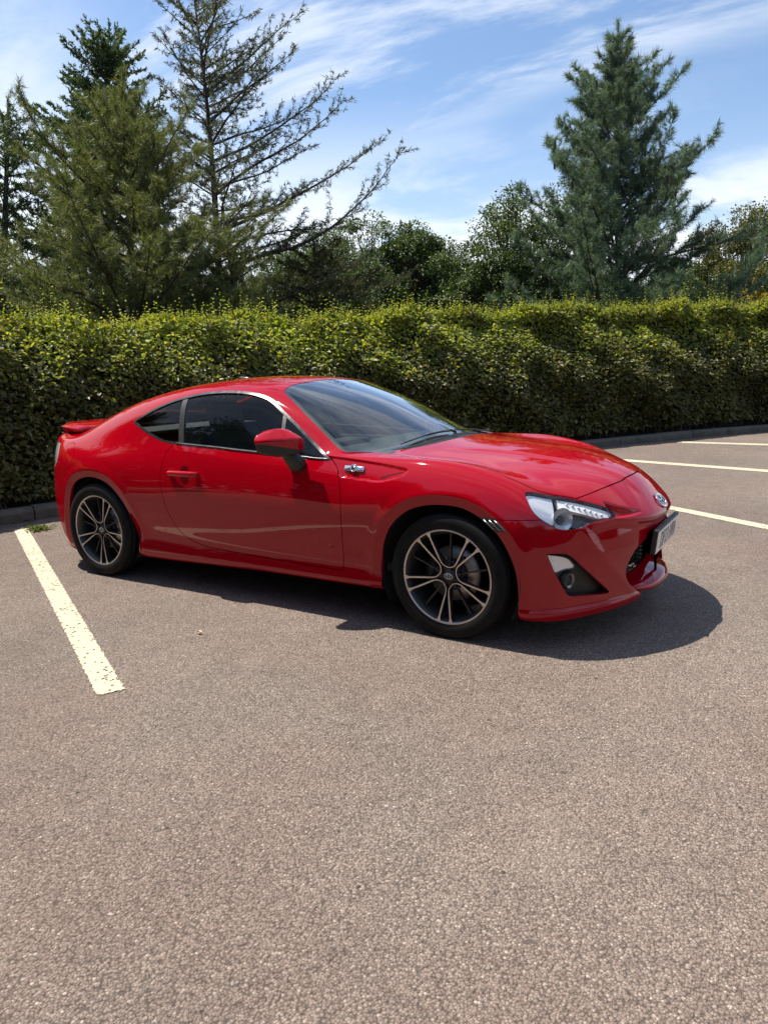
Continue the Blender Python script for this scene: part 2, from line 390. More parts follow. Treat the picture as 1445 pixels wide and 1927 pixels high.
DASH=mat('grey_dashboard',(.045,.05,.052),.7); noise_into(DASH,'Roughness',90,.6,.8)
GLASS=glass_mat('side_glass',(.68,.72,.70),gain=.75); WGLASS=glass_mat('windscreen_glass',(.56,.64,.61),haze=.09,gain=2.0)
LENS=glass_mat('clear_lens',(.985,.985,.99),ior=1.45)

# ---------------------------------------------------------------- the body surface, fenders, creases
CAR=empty('sports_car'); tag(CAR,'glossy red two-door coupe parked with its nose to the right on the tarmac','car')
Vb,Fb=body_surface(4,3)
keep=(Vb[Fb][:,:,1].mean(1)<0); Fb=Fb[keep]
Tb=np.concatenate([Fb[:,[0,1,2]],Fb[:,[0,2,3]]]); u_,inv_=np.unique(Tb,return_inverse=True); Vb=Vb[u_]; Tb=inv_.reshape(Tb.shape)
ARCH_F=np.array([(.905,-.5),(.905,.19),(.912,.347),(.930,.442),(.975,.531),(1.034,.592),(1.102,.634),(1.19,.658),(1.283,.665),(1.365,.657),(1.44,.628),(1.511,.577),(1.562,.522),(1.603,.450),(1.630,.373),(1.640,.291),(1.640,.17),(1.640,-.5)])
ARCH_R=np.array([(-.930,-.5),(-.930,.177),(-.939,.311),(-.965,.425),(-1.012,.518),(-1.083,.592),(-1.162,.640),(-1.261,.665),(-1.352,.665),(-1.435,.645),(-1.498,.612),(-1.545,.55),(-1.581,.46),(-1.602,.37),(-1.612,.288),(-1.612,.2),(-1.612,-.5)])
def archpoly(a): return crv(a[1:-1],False,6).tolist()
ARCH_F=np.array([tuple(ARCH_F[0])]+archpoly(ARCH_F)+[tuple(ARCH_F[-1])]); ARCH_R=np.array([tuple(ARCH_R[0])]+archpoly(ARCH_R)+[tuple(ARCH_R[-1])])
VENT=crv([(.560,.862),(.782,.846),(.964,.829),(1.040,.819),(1.054,.806),(1.022,.783),(.944,.760),(.878,.753),(.67,.765)],True,5,(0,8))
MB=(Vb,vnormals(Vb,Tb),Tb)
xz=lambda V:V[:,[0,2]]
def scribe(Mx,f,levels):
    for l in levels:
        d=f(Mx[0])-l; Mx,_=split(Mx,d)
    return Mx
side=lambda V:(V[:,1]<-.45)
fv=lambda V:np.where(side(V),sdf(xz(V),VENT),-.1)
MB=scribe(MB,fv,(-.003,.006))
HOODX=lambda y:1.940-.345*y**2
def crease_z(x): return np.interp(x,[-1.0,-.44,0,.35,.69,.9],[.875,.856,.818,.797,.768,.765])
fc=lambda V:np.where(side(V)&(V[:,2]>.6)&(V[:,0]>-.9)&(V[:,0]<.72),V[:,2]-crease_z(V[:,0]),-.3)
MB=scribe(MB,fc,(0,))
def ncz(y): return np.interp(np.abs(y),[0,.18,.30,.48,.62,.75],[.553,.556,.565,.586,.575,.56])
fnc=lambda V:np.where((V[:,0]>1.78)&(V[:,2]<.72)&(V[:,2]>.4),V[:,2]-ncz(V[:,1]),-.5)
MB=scribe(MB,fnc,(0,))
fa=lambda V:np.where(side(V),np.maximum(sdf(xz(V),ARCH_F),sdf(xz(V),ARCH_R)),-.1)
MB=scribe(MB,fa,(-.052,))
def displace(Mx):
    V,N,T=Mx; V=V.copy(); N0=vnormals(V,T)
    # wheel-arch chamfer: falls inward towards the opening
    d=-fa(V); w=np.clip(1-d/.052,0,1.4); w=np.where(d<.0999,w,0); V[:,1]+=.0085*w
    # outward swell around the arch
    g=np.where(d<.0999,np.exp(-((d-.052)/.03)**2),0)*smooth01((V[:,2]-.15)/.15); V[:,1]-=.004*g
    # shoulder crease on the door
    c=fc(V); w=np.where(c>-.29,np.where(c>0,1-c/.05,1+c/.09),0); w=np.clip(w,0,1)*smooth01((V[:,0]+.9)/.5)*smooth01((.72-V[:,0])/.06)
    V[:,1]-=.0045*w
    # vent panel recess
    v=fv(V); V+=N0*(-.0085*np.clip((v+.003)/.009,0,1))[:,None]
    # nose crease: sharp brow, face below set back
    c=fnc(V); ok=c>-.45; ay=np.abs(V[:,1]); wy=smooth01((.66-ay)/.14)
    dep=np.where(ok&(c<=0),.016*np.clip(-c/.03,0,1)*np.clip(1+(c+.05)/.09,0,1),0)*wy
    V[:,0]-=dep
    bump=np.where(ok,np.clip(1-np.abs(c)/.045,0,1),0)*wy; V[:,0]+=.005*bump
    # hollow inboard of the headlamp
    a=(V[:,0]*.7071+V[:,1]*.7071)
    hp=np.array([(1.02,.655),(1.095,.628),(1.20,.602),(1.235,.594),(1.10,.594),(1.04,.600)])
    h=np.where((V[:,0]>1.8)&(V[:,1]<-.2)&(V[:,2]<.70),sdf(np.stack([a,V[:,2]],1),hp),-.1)
    V-=N0*(.020*smooth01((h+.008)/.022))[:,None]
    # bonnet: raised centre panel edges running to the badge
    e=np.abs(V[:,1])-(.16+.30*np.clip((1.95-V[:,0])/1.1,0,1)); t=np.where((V[:,0]>1.0)&(V[:,2]>.64),1,0)*smooth01((V[:,0]-1.0)/.3)*smooth01((2.06-V[:,0])/.08)
    V[:,2]+=.006*t*smooth01((-e+.02)/.05)
    # scallop between bonnet shut line and fender crown
    # lower side: sill rocker crease
    s=V[:,2]-.225; w=np.where(side(V)&(V[:,0]>-.9)&(V[:,0]<.92),np.clip(1-np.abs(s)/.03,0,1),0); V[:,1]-=.004*w
    # bumper: ridge from below the lamp down to the lower corner, flanks set back
    rl=np.array([(.86,.56),(.93,.46),(1.02,.37),(1.12,.28),(1.20,.20)])
    fr=(V[:,0]>1.65)&(V[:,1]<-.15)&(V[:,2]<.58)
    r=np.where(fr,pld(np.stack([a,V[:,2]],1),rl),9); V+=N0*(.008*np.exp(-(r/.028)**2))[:,None]
    # splitter edge under the bumper corner
    s=np.where((V[:,0]>1.64)&(V[:,2]<.21),smooth01((.205-V[:,2])/.03),0); hn=N0.copy(); hn[:,2]=0; hn/=np.maximum(np.linalg.norm(hn,axis=1),.2)[:,None]
    V+=hn*(.013*s)[:,None]
    V[:,1]=np.where(np.abs(Mx[0][:,1])<1e-6,0,V[:,1])
    N=vnormals(V,T); z0=np.abs(V[:,1])<1e-6; N[z0,1]=0; N/=np.linalg.norm(N,axis=1)[:,None]
    return V,N,T
MB=displace(MB)

# ---------------------------------------------------------------- cut the openings and shut lines
DLO=crv([(-1.018,1.024),(-.952,1.058),(-.841,1.109),(-.73,1.147),(-.642,1.169),(-.511,1.192),(-.377,1.203),(-.228,1.203),(-.108,1.193),(-.015,1.175),(.062,1.147),(.161,1.093),(.285,1.024),(.413,.945),(.509,.889),(.585,.842),
  (.49,.842),(.392,.848),(.063,.865),(-.232,.881),(-.577,.896),(-.70,.910),(-.821,.943),(-.941,.985),(-1.002,1.009)],True,5,(15,))
DOOR=crv([(-.575,.905),(-.625,.85),(-.648,.79),(-.657,.73),(-.656,.659),(-.636,.571),(-.604,.471),(-.55,.382),(-.495,.336),(-.399,.305),(-.28,.290),(.062,.278),(.393,.270),(.664,.266),
  (.676,.40),(.685,.541),(.684,.64),(.677,.705),(.650,.782),(.606,.828),(.562,.862)],True,5,(0,13,20))
def glass_front(V): return V[:,2]>.8
arch,rest=cut(MB,fa(MB[0]))
dl=lambda V:np.where((V[:,1]<-.45)&(V[:,2]>.8),sdf(xz(V),DLO),-.1)
glasshouse,rest=cut(rest,dl(rest[0]))
# windscreen and cowl in plan
WS=crv([(.045,0),(.050,-.25),(.045,-.42),(.068,-.525),(.11,-.553),(.305,-.638),(.477,-.694),(.605,-.735),(.655,-.735),(.76,-.66),(.85,-.50),(.905,-.25),(.92,0),(.92,.2),(.045,.2)],True,5,(2,3,8,13,14))
COWL=crv([(.60,-.745),(.655,-.738),(.76,-.66),(.85,-.50),(.905,-.25),(.92,0),(.92,.2),(1.0,.2),(.995,0),(.975,-.25),(.915,-.47),(.83,-.60),(.765,-.675),(.69,-.735),(.63,-.752)],True,5,(6,7,0,14))
HOOD=crv([(.83,-.60),(.765,-.672),(.86,-.669),(.978,-.676),(1.10,-.70),(1.232,-.716),(1.40,-.724),(1.557,-.722),(1.666,-.700),(1.74,-.655),(1.822,-.583),(1.856,-.490),(1.893,-.360),(1.925,-.190),(1.938,0),(1.938,.2),(.995,.2),(.995,0),(.975,-.25),(.915,-.47)],True,5,(1,9,10,15,16))
xy=lambda V:V[:,[0,1]]
top=lambda Mx:Mx[1][:,2]>.05
def fw(Mx,poly,c): return np.where(c,sdf(xy(Mx[0]),poly),-.1)
c=rest[0][:,2]>.6
windscreen,rest=cut(rest,fw(rest,WS,c))
cowl,rest=cut(rest,fw(rest,COWL,rest[0][:,2]>.6))
d=fw(rest,HOOD,(rest[0][:,2]>.6)); hood,r2_=cut(rest,d-.0022)
d=fw(r2_,HOOD,(r2_[0][:,2]>.6)); _,rest=cut(r2_,d+.0022)
# rear window and boot lid in plan
RW=crv([(-.86,0),(-.87,-.30),(-.90,-.47),(-1.0,-.53),(-1.35,-.555),(-1.52,-.54),(-1.585,-.40),(-1.60,0),(-1.60,.2),(-.86,.2)],True,5,(8,9))
rearwin,rest=cut(rest,fw(rest,RW,rest[0][:,2]>.85))
BOOT=np.array([(-1.605,.2),(-1.605,-.40),(-1.56,-.545),(-1.62,-.60),(-2.3,-.60),(-2.3,.2)])
bt=lambda Mx:np.where(Mx[0][:,2]>.62,sdf(xy(Mx[0]),BOOT),-.1)
d=np.minimum(bt(rest),rest[0][:,2]-.64); boot,r2_=cut(rest,d-.002); d=np.minimum(bt(r2_),r2_[0][:,2]-.64); _,rest=cut(r2_,d+.002)
# lamps, seen along the 45 degree corner direction
def az(V): return np.stack([(V[:,0]+V[:,1])*.70711,V[:,2]],1)
def A2(p): return [((x+y)*.70711,z) for x,y,z in p]
HEAD=crv(A2([(1.631,-.752,.728),(1.646,-.732,.732),(1.671,-.714,.727),(1.727,-.673,.711),(1.781,-.627,.697),(1.822,-.592,.685),(1.862,-.554,.670),(1.902,-.514,.653),(1.943,-.476,.632),(1.967,-.46,.614),(1.984,-.462,.592),(1.967,-.495,.590),(1.931,-.552,.591),(1.899,-.602,.586),(1.881,-.632,.577),(1.862,-.66,.568),(1.838,-.69,.563),(1.812,-.717,.564),(1.786,-.74,.572),(1.758,-.759,.588),(1.729,-.775,.609),(1.698,-.785,.637),(1.673,-.784,.667),(1.651,-.771,.701)]),True,5,(0,10))
FOG=crv(A2([(1.753,-.79,.462),(1.827,-.721,.452),(1.874,-.659,.39),(1.928,-.573,.304),(1.962,-.509,.242),(1.955,-.520,.232),(1.844,-.696,.250),(1.826,-.720,.268),(1.801,-.751,.334),(1.771,-.779,.409)]),True,5,(0,4,6))
fr=lambda V:(V[:,0]>1.45)&(V[:,1]<-.2)
headp,rest=cut(rest,np.where(fr(rest[0])&(rest[0][:,2]>.5),sdf(az(rest[0]),HEAD),-.1))
fogp,rest=cut(rest,np.where(fr(rest[0])&(rest[0][:,2]<.52),sdf(az(rest[0]),FOG),-.1))
MARK=np.array([(1.450,.622),(1.533,.618),(1.586,.560),(1.536,.556)])
mark,rest=cut(rest,np.where(side(rest[0]),sdf(xz(rest[0]),MARK),-.1))
# grille mouth in front view (y,z)
GR=crv([(.2,.50),(-.20,.49),(-.262,.455),(-.335,.425),(-.368,.385),(-.388,.343),(-.398,.309),(-.396,.28),(-.372,.245),(-.315,.205),(-.262,.165),(-.235,.10),(.2,.10)],True,5,(0,11,12))
fg=lambda V:np.where(V[:,0]>1.75,sdf(V[:,[1,2]],GR),-.1)
mouth,rest=cut(rest,fg(rest[0]))
# tail lamp and rear bumper seam
TL=crv([(-1.78,.868),(-1.735,.80),(-1.742,.755),(-1.83,.70),(-2.02,.70),(-2.2,.70),(-2.2,.87),(-1.9,.875)],True,4,(0,5,6))
tailp,rest=cut(rest,np.where((rest[0][:,0]<-1.6)&(rest[0][:,1]<-.36)&(rest[0][:,2]<.885),sdf(xz(rest[0]),TL),-.1))
# door
d=np.where(side(rest[0]),sdf(xz(rest[0]),DOOR),-.1); door,r2_=cut(rest,d-.0022)
d=np.where(side(r2_[0]),sdf(xz(r2_[0]),DOOR),-.1); _,rest=cut(r2_,d+.0022)
# front bumper: below the fender seam, and ahead of the bonnet
def seam0(Mx,dist,w):
    return cut(Mx,w-dist(Mx[0]))[1]
def dbump(V):
    a=np.minimum(.614-V[:,2],V[:,0]-1.3); b=np.where(V[:,2]>.55,V[:,0]-HOODX(V[:,1]),-.1)
    return np.maximum(a,np.where((b>-.05)&(np.abs(V[:,1])<.60),b,-.1))
BUMP0=None
bumper,r2_=cut(rest,dbump(rest[0])-.0016); _,rest=cut(r2_,dbump(r2_[0])+.0016)
def tow(V):
    A_=az(V); d=np.hypot((A_[:,0]-1.149)/.043,(A_[:,1]-.421)/.035)-1; return np.where((V[:,1]<-.2)&(V[:,0]>1.9),np.abs(d)*.038,9)
WR=np.array([(.851,.547),(.935,.540),(.935,.503),(.856,.508),(.851,.547)])
bumper=seam0(bumper,tow,.0011); bumper=seam0(bumper,lambda V:np.where((V[:,1]<-.4)&(V[:,0]>1.8)&(V[:,2]<.56),pld(az(V),WR),9),.0011)
def drb(V): return np.minimum(-1.40-V[:,0],np.interp(V[:,0],[-2.2,-1.711,-1.593,-1.50],[.70,.746,.631,.58])-V[:,2])
rbump,r2_=cut(rest,drb(rest[0])-.0016); _,rest=cut(r2_,drb(r2_[0])+.0016)
# thin seams: roof ditch, fuel flap
def seam(Mx,dist,w):
    _,r=cut(Mx,w-dist(Mx[0])); return r
RD=np.array([(.055,-.532),(-.10,-.548),(-.40,-.560),(-.70,-.553),(-.88,-.50)])
rest=seam(rest,lambda V:np.where((V[:,2]>1.0)&(V[:,1]<-.3),pld(xy(V),RD),9),.003)
FC=np.array((-1.590,.790)); fl=lambda V:np.hypot((V[:,0]-FC[0])/1.0,(V[:,2]-FC[1])*.92+.12*(V[:,0]-FC[0]))-.078
d=np.where(side(rest[0])&(rest[0][:,0]<-1.3),-fl(rest[0]),-.1); flap,r2_=cut(rest,d-.0014); d=np.where(side(r2_[0])&(r2_[0][:,0]<-1.3),-fl(r2_[0]),-.1); _,rest=cut(r2_,d+.0014)
nocen=lambda V:np.abs(V[:,1])<1e-4
L=.014
BODY=put('body',both(lip(rest,L,nocen)),PAINT,CAR)
fx_=put('fuel_flap',lip(flap,.006),PAINT,CAR)
HOODO=put('bonnet',both(lip(hood,L,nocen)),PAINT,CAR)
BOOTO=put('boot_lid',both(lip(boot,L,nocen)),PAINT,CAR)
FB=put('front_bumper',both(lip(bumper,.02,nocen)),PAINT,CAR)
RB=put('rear_bumper',both(lip(rbump,.02,nocen)),PAINT,CAR)
put('cowl_panel',both(lip(offs(cowl,.010),.01,nocen)),BLK,CAR)
put('windscreen',both(offs(windscreen,.002)),WGLASS,CAR)
put('rear_window',both(offs(rearwin,.002)),GLASS,CAR)
# windscreen black border
dW=fw(windscreen,WS,np.ones(len(windscreen[0]),bool)); _,bord=cut(windscreen,dW-.022); put('windscreen_border',both(offs(bord,.004)),BLK,CAR)
DOORS=[put('door',lip(door,L),PAINT,CAR),put('door',lip(flip(door),L),PAINT,CAR)]
# a dark skin behind the panels closes the shut lines
inner=[p for p in (rest,door,hood,boot,bumper,rbump,flap)]
MI=MB
_,MI=cut(MI,fa(MI[0])+.004); _,MI=cut(MI,dl(MI[0])+.012); _,MI=cut(MI,fw(MI,WS,MI[0][:,2]>.6)+.01)
_,MI=cut(MI,fw(MI,RW,MI[0][:,2]>.85)+.01); _,MI=cut(MI,fg(MI[0])+.01)
_,MI=cut(MI,np.where(fr(MI[0])&(MI[0][:,2]>.5),sdf(az(MI[0]),HEAD),-.1)+.006); _,MI=cut(MI,np.where(fr(MI[0])&(MI[0][:,2]<.52),sdf(az(MI[0]),FOG),-.1)+.006)
_,MI=cut(MI,np.where((MI[0][:,0]<-1.6)&(MI[0][:,1]<-.36)&(MI[0][:,2]<.885),sdf(xz(MI[0]),TL),-.1)+.006)
put('inner_shell',both(offs(MI,.0135)),DARK,CAR)

# ---------------------------------------------------------------- side glass
def dglass(V): return sdf(xz(V),DLO)
gl_in,trim=cut(glasshouse,dglass(glasshouse[0])-.013)
def quad_line(V,p,q,w):     # signed: positive inside a strip
    p=np.array(p);q=np.array(q); t=(q-p)/np.linalg.norm(q-p); n=np.array([-t[1],t[0]]); return w-np.abs((xz(V)-p)@n)
BP=((-.611,1.155),(-.528,.906)); FP=((.180,1.09),(.262,.85))
bp_,g2=cut(gl_in,quad_line(gl_in[0],*BP,.020)); 
m_=np.where(g2[0][:,0]>-.2,quad_line(g2[0],*FP,.011),-.1); fp_,g2=cut(g2,m_)
def side_of(V,p,q): p=np.array(p);q=np.array(q); t=(q-p)/np.linalg.norm(q-p); n=np.array([-t[1],t[0]]); return (xz(V)-p)@n
quarter,g3=cut(g2,side_of(g2[0],*BP)*-1)
s_=side_of(g3[0],*FP); gdoor,gtri=cut(g3,-s_)
if quarter[0][:,0].mean()>gdoor[0][:,0].mean(): quarter,gdoor=gdoor,quarter
for fn,do in ((lambda a:a,DOORS[0]),(flip,DOORS[1])):
    put('window_trim',fn(lip(offs(trim,-.001),.012)),TRIM,CAR)
    put('quarter_window',fn(offs(quarter,.006)),GLASS,CAR)
    put('pillar_trim',fn(lip(offs(bp_,.003),.02)),BLK,CAR)
    put('window_pane',fn(offs(gdoor,.007)),GLASS,do)
    put('window_divider',fn(lip(offs(fp_,.002),.02)),BLK,do)
    put('corner_pane',fn(offs(gtri,.006)),GLASS,do)
# bright strip along the window foot
def tube(path,r,n=10,close=False):
    P=[Vector(p) for p in path]; V=[];F=[]
    for i,p in enumerate(P):
        t=((P[(i+1)%len(P)]-P[i-1]) if close else (P[min(i+1,len(P)-1)]-P[max(i-1,0)])).normalized()
        a=t.cross(Vector((0,0,1))); a=a.normalized() if a.length>1e-3 else Vector((1,0,0)); b=t.cross(a)
        rr=r[i] if hasattr(r,'__len__') else r
        for k in range(n): an=2*math.pi*k/n; V.append(p+a*(math.cos(an)*rr)+b*(math.sin(an)*rr))
    m=len(P)
    for i in range(m if close else m-1):
        for k in range(n): F.append((i*n+k,i*n+(k+1)%n,((i+1)%m)*n+(k+1)%n,((i+1)%m)*n+k))
    if not close: F+= [tuple(range(n))[::-1],tuple(range((m-1)*n,m*n))]
    return V,F
def join(parts):
    V=[];F=[]
    for v,f in parts:
        n=len(V); V+=[tuple(p) for p in v]; F+=[tuple(i+n for i in q) for q in f]
    return V,F
def boxm(c,s,bev=0,rot=None):
    bm=bmesh.new(); bmesh.ops.create_cube(bm,size=1); bmesh.ops.scale(bm,vec=s,verts=bm.verts)
    if bev: bmesh.ops.bevel(bm,geom=bm.edges[:],offset=bev,segments=3,affect='EDGES',profile=.5)
    if rot is not None: bmesh.ops.transform(bm,matrix=rot,verts=bm.verts)
    bmesh.ops.translate(bm,vec=c,verts=bm.verts); V=[v.co.copy() for v in bm.verts]; F=[[v.index for v in f.verts] for f in bm.faces]; bm.free(); return V,F
def cage(V,F,lv=3):
    F=np.array(F); v,f=np.array(V,float),F
    for _ in range(lv): v,f=cc(v,f)
    return v,f
def surfpt(x,z,h=0):
    """point on the near flank at (x,z), h outward"""
    V,N,_=SIDEPTS; d2=(V[:,0]-x)**2+(V[:,2]-z)**2; i=np.argpartition(d2,7)[:7]; w=1/(d2[i]+2e-5); w/=w.sum(); n=(N[i]*w[:,None]).sum(0); n/=np.linalg.norm(n)
    y=((V[i,1]+(N[i,0]*(V[i,0]-x)+N[i,2]*(V[i,2]-z))/N[i,1])*w).sum(); return np.array([x,y,z])+n*h, n
_s=(MB[0][:,1]<-.5); SIDEPTS=(MB[0][_s],MB[1][_s],None)
sill=[(x,z) for x,z in [(.575,.847),(.49,.848),(.392,.854),(.2,.862),(.063,.870),(-.08,.877),(-.232,.886),(-.40,.893),(-.56,.901)]]
pts=[surfpt(x,z,.003)[0] for x,z in crv(sill,False,4)]
for sgn,do in ((1,DOORS[0]),(-1,DOORS[1])):
    v,f=tube([(p[0],p[1]*sgn,p[2]) for p in pts],.0042,8); mesh_obj('window_sill_strip',v,f,STRIP,do)
# door handles
for sgn,do in ((1,DOORS[0]),(-1,DOORS[1])):
    p,n=surfpt(-.459,.728); yy=p[1]
    pat=[(-.573,yy+.006,.729),(-.565,yy-.016,.729),(-.53,yy-.028,.730),(-.46,yy-.033,.731),(-.39,yy-.030,.731),(-.352,yy-.018,.730),(-.345,yy+.006,.729)]
    P=crv(pat,False,4); vv,ff=tube(P,[.0155+.004*math.sin(math.pi*i/(len(P)-1)) for i in range(len(P))],14)
    h=mesh_obj('handle',[(a[0],a[1]*sgn,.730+(a[2]-.730)*.95) for a in vv],ff,PAINT,do)
    # finger bowl behind the grip: flat disc, its shade painted as darker red
    ring=[];F_=[];n_=28
    for r,q in ((1,.0015),(.8,.001),(.3,.0005),(.01,.0004)):
        for k in range(n_): an=2*math.pi*k/n_; x=-.452+.040*r*math.cos(an);z=.726+.050*r*math.sin(an); pp=surfpt(x,z)[0]; ring.append((x,(pp[1]-q)*sgn,z))
    for i in range(3):
        for k in range(n_): F_.append((i*n_+k,i*n_+(k+1)%n_,(i+1)*n_+(k+1)%n_,(i+1)*n_+k))
    mesh_obj('handle_bowl_shade',ring,F_,mat('recess_shade_red',(.10,.001,.003),.35,0,Specular_IOR_Level=.2) if sgn==1 else D.materials['recess_shade_red'],do)

# ---------------------------------------------------------------- wing mirrors
def hull(pts,bev=.007,seg=3,lv=1):
    bm=bmesh.new(); [bm.verts.new(p) for p in pts]; r=bmesh.ops.convex_hull(bm,input=bm.verts[:]); bmesh.ops.delete(bm,geom=[g_ for g_ in r['geom_interior'] if isinstance(g_,bmesh.types.BMVert)],context='VERTS')
    bmesh.ops.dissolve_limit(bm,angle_limit=math.radians(4),verts=bm.verts[:],edges=bm.edges[:])
    bmesh.ops.bevel(bm,geom=bm.edges[:],offset=bev,segments=seg,affect='EDGES',profile=.5,clamp_overlap=True)
    bmesh.ops.triangulate(bm,faces=bm.faces[:]); bmesh.ops.subdivide_edges(bm,edges=bm.edges[:],cuts=lv,use_grid_fill=True); bmesh.ops.triangulate(bm,faces=bm.faces[:]); bmesh.ops.recalc_face_normals(bm,faces=bm.faces[:])
    V=np.array([v.co[:] for v in bm.verts]); T=np.array([[v.index for v in f.verts] for f in bm.faces]); bm.free(); return V,T
mv,mT=hull([(.462,-.858,.958),(.450,-.895,.960),(.415,-.940,.960),(.335,-.992,.958),(.262,-1.018,.950),(.372,-.872,1.004),(.345,-.915,1.014),(.315,-.950,1.006),(.280,-.852,.990),(.252,-.930,1.000),(.240,-.995,.972),
  (.455,-.858,.890),(.440,-.900,.880),(.400,-.945,.874),(.325,-.990,.878),(.268,-1.008,.892),(.285,-.852,.884),(.256,-.930,.876),(.246,-.990,.888)],.009,3,2)
MMr=(mv,vnormals(mv,mT),mT)
dsp=mv[:,2]-np.interp(-mv[:,1],[.85,.93,1.0],[.898,.912,.936])
mup,mlow=cut(MMr,dsp); mup=(mup[0]+mup[1]*.0015,mup[1],mup[2]); MVm=None
for fn,sgn,do in ((lambda a:a,1,DOORS[0]),(flip,-1,DOORS[1])):
    w=put('wing_mirror',fn(lip(mup,.004)),PAINT,CAR); w.location.z=0 if sgn==1 else -.045; put('mirror_base',fn(mlow),BLK,w)
    st=[(.352,-.885,.905),(.362,-.872,.880),(.375,-.852,.845),(.385,-.833,.815),(.388,-.815,.805)]
    v,f=tube([(a,b*sgn,c) for a,b,c in st],[.030,.034,.040,.044,.036],20); v=[Vector((.37+(p[0]-.37)*1.25,p[1],p[2])) for p in v]
    mesh_obj('mirror_stalk',v,f,BLK,w)
    v,f=boxm((.247,-.925*sgn,.938),(.006,.12,.085),.003,Matrix.Rotation(.0,4,'Z')); mesh_obj('mirror_glass',v,f,CHROME,w)

# ---------------------------------------------------------------- headlamps
def shell_back(Mx,depth): return (Mx[0]-Mx[1]*depth,Mx[1],Mx[2])
def wall(Mx,a,b):
    V,N,T=Mx; E=np.concatenate([T[:,[0,1]],T[:,[1,2]],T[:,[2,0]]]); Es=np.sort(E,1); key=Es[:,0].astype(np.int64)*len(V)+Es[:,1]
    uk,fi,cnt=np.unique(key,return_index=True,return_counts=True); be=E[fi[cnt==1]]; k=len(be); i=np.arange(k)
    A_=V[be[:,0]];B_=V[be[:,1]];NA=N[be[:,0]];NB=N[be[:,1]]
    q=np.concatenate([A_-NA*a,B_-NB*a,B_-NB*b,A_-NA*b]); F_=np.concatenate([np.stack([i,i+k,i+2*k],1),np.stack([i,i+2*k,i+3*k],1)])
    return q,vnormals(q,F_),F_
BEZ=mat('lamp_bezel_grey',(.30,.31,.32),.3,.3); noise_into(BEZ,'Roughness',30,.2,.4)
HL_BLACK=mat('lamp_housing_black',(.03,.03,.032),.25); noise_into(HL_BLACK,'Roughness',30,.2,.35)
REFL=mat('lamp_reflector',(.88,.9,.93),.16,.45); noise_into(REFL,'Roughness',40,.05,.22)
LED=mat('led_lens',(.93,.95,.93),.35,0,Coat_Weight=.8); noise_into(LED,'Roughness',60,.1,.3)
WHITEP=mat('pale_lamp_plastic',(.62,.64,.66),.25,.2,Coat_Weight=.6); noise_into(WHITEP,'Roughness',40,.15,.35)
RED_LENS=mat('red_lamp_lens',(.35,.01,.012),.1,0,Coat_Weight=1); noise_into(RED_LENS,'Roughness',60,.08,.2)
def bowl(c,nrm,R,depth,n=32,m=8,sq=1):
    nrm=Vector(nrm).normalized(); a=nrm.cross(Vector((0,0,1))).normalized(); b=a.cross(nrm); V=[];F=[]
    for i in range(m+1):
        r=R*i/m; h=-depth*(1-(i/m)**2)
        for k in range(n): an=2*math.pi*k/n; V.append(Vector(c)+a*(r*math.cos(an))+b*(r*sq*math.sin(an))+nrm*h)
    for i in range(m):
        for k in range(n): F.append((i*n+k,i*n+(k+1)%n,(i+1)*n+(k+1)%n,(i+1)*n+k))
    return V,F
def ball(c,R,sc=(1,1,1),n=20,m=12):
    V=[];F=[]
    for i in range(m+1):
        th=math.pi*i/m
        for k in range(n): an=2*math.pi*k/n; V.append((c[0]+R*sc[0]*math.sin(th)*math.cos(an),c[1]+R*sc[1]*math.sin(th)*math.sin(an),c[2]+R*sc[2]*math.cos(th)))
    for i in range(m):
        for k in range(n): F.append((i*n+k,i*n+(k+1)%n,(i+1)*n+(k+1)%n,(i+1)*n+k))
    return V,F
def headpt(x,y,z,h):
    V,N,_=headp; i=np.argmin((V[:,0]-x)**2+(V[:,1]-y)**2+(V[:,2]-z)**2); return V[i]-N[i]*h,N[i]
dH=sdf(az(headp[0]),HEAD)
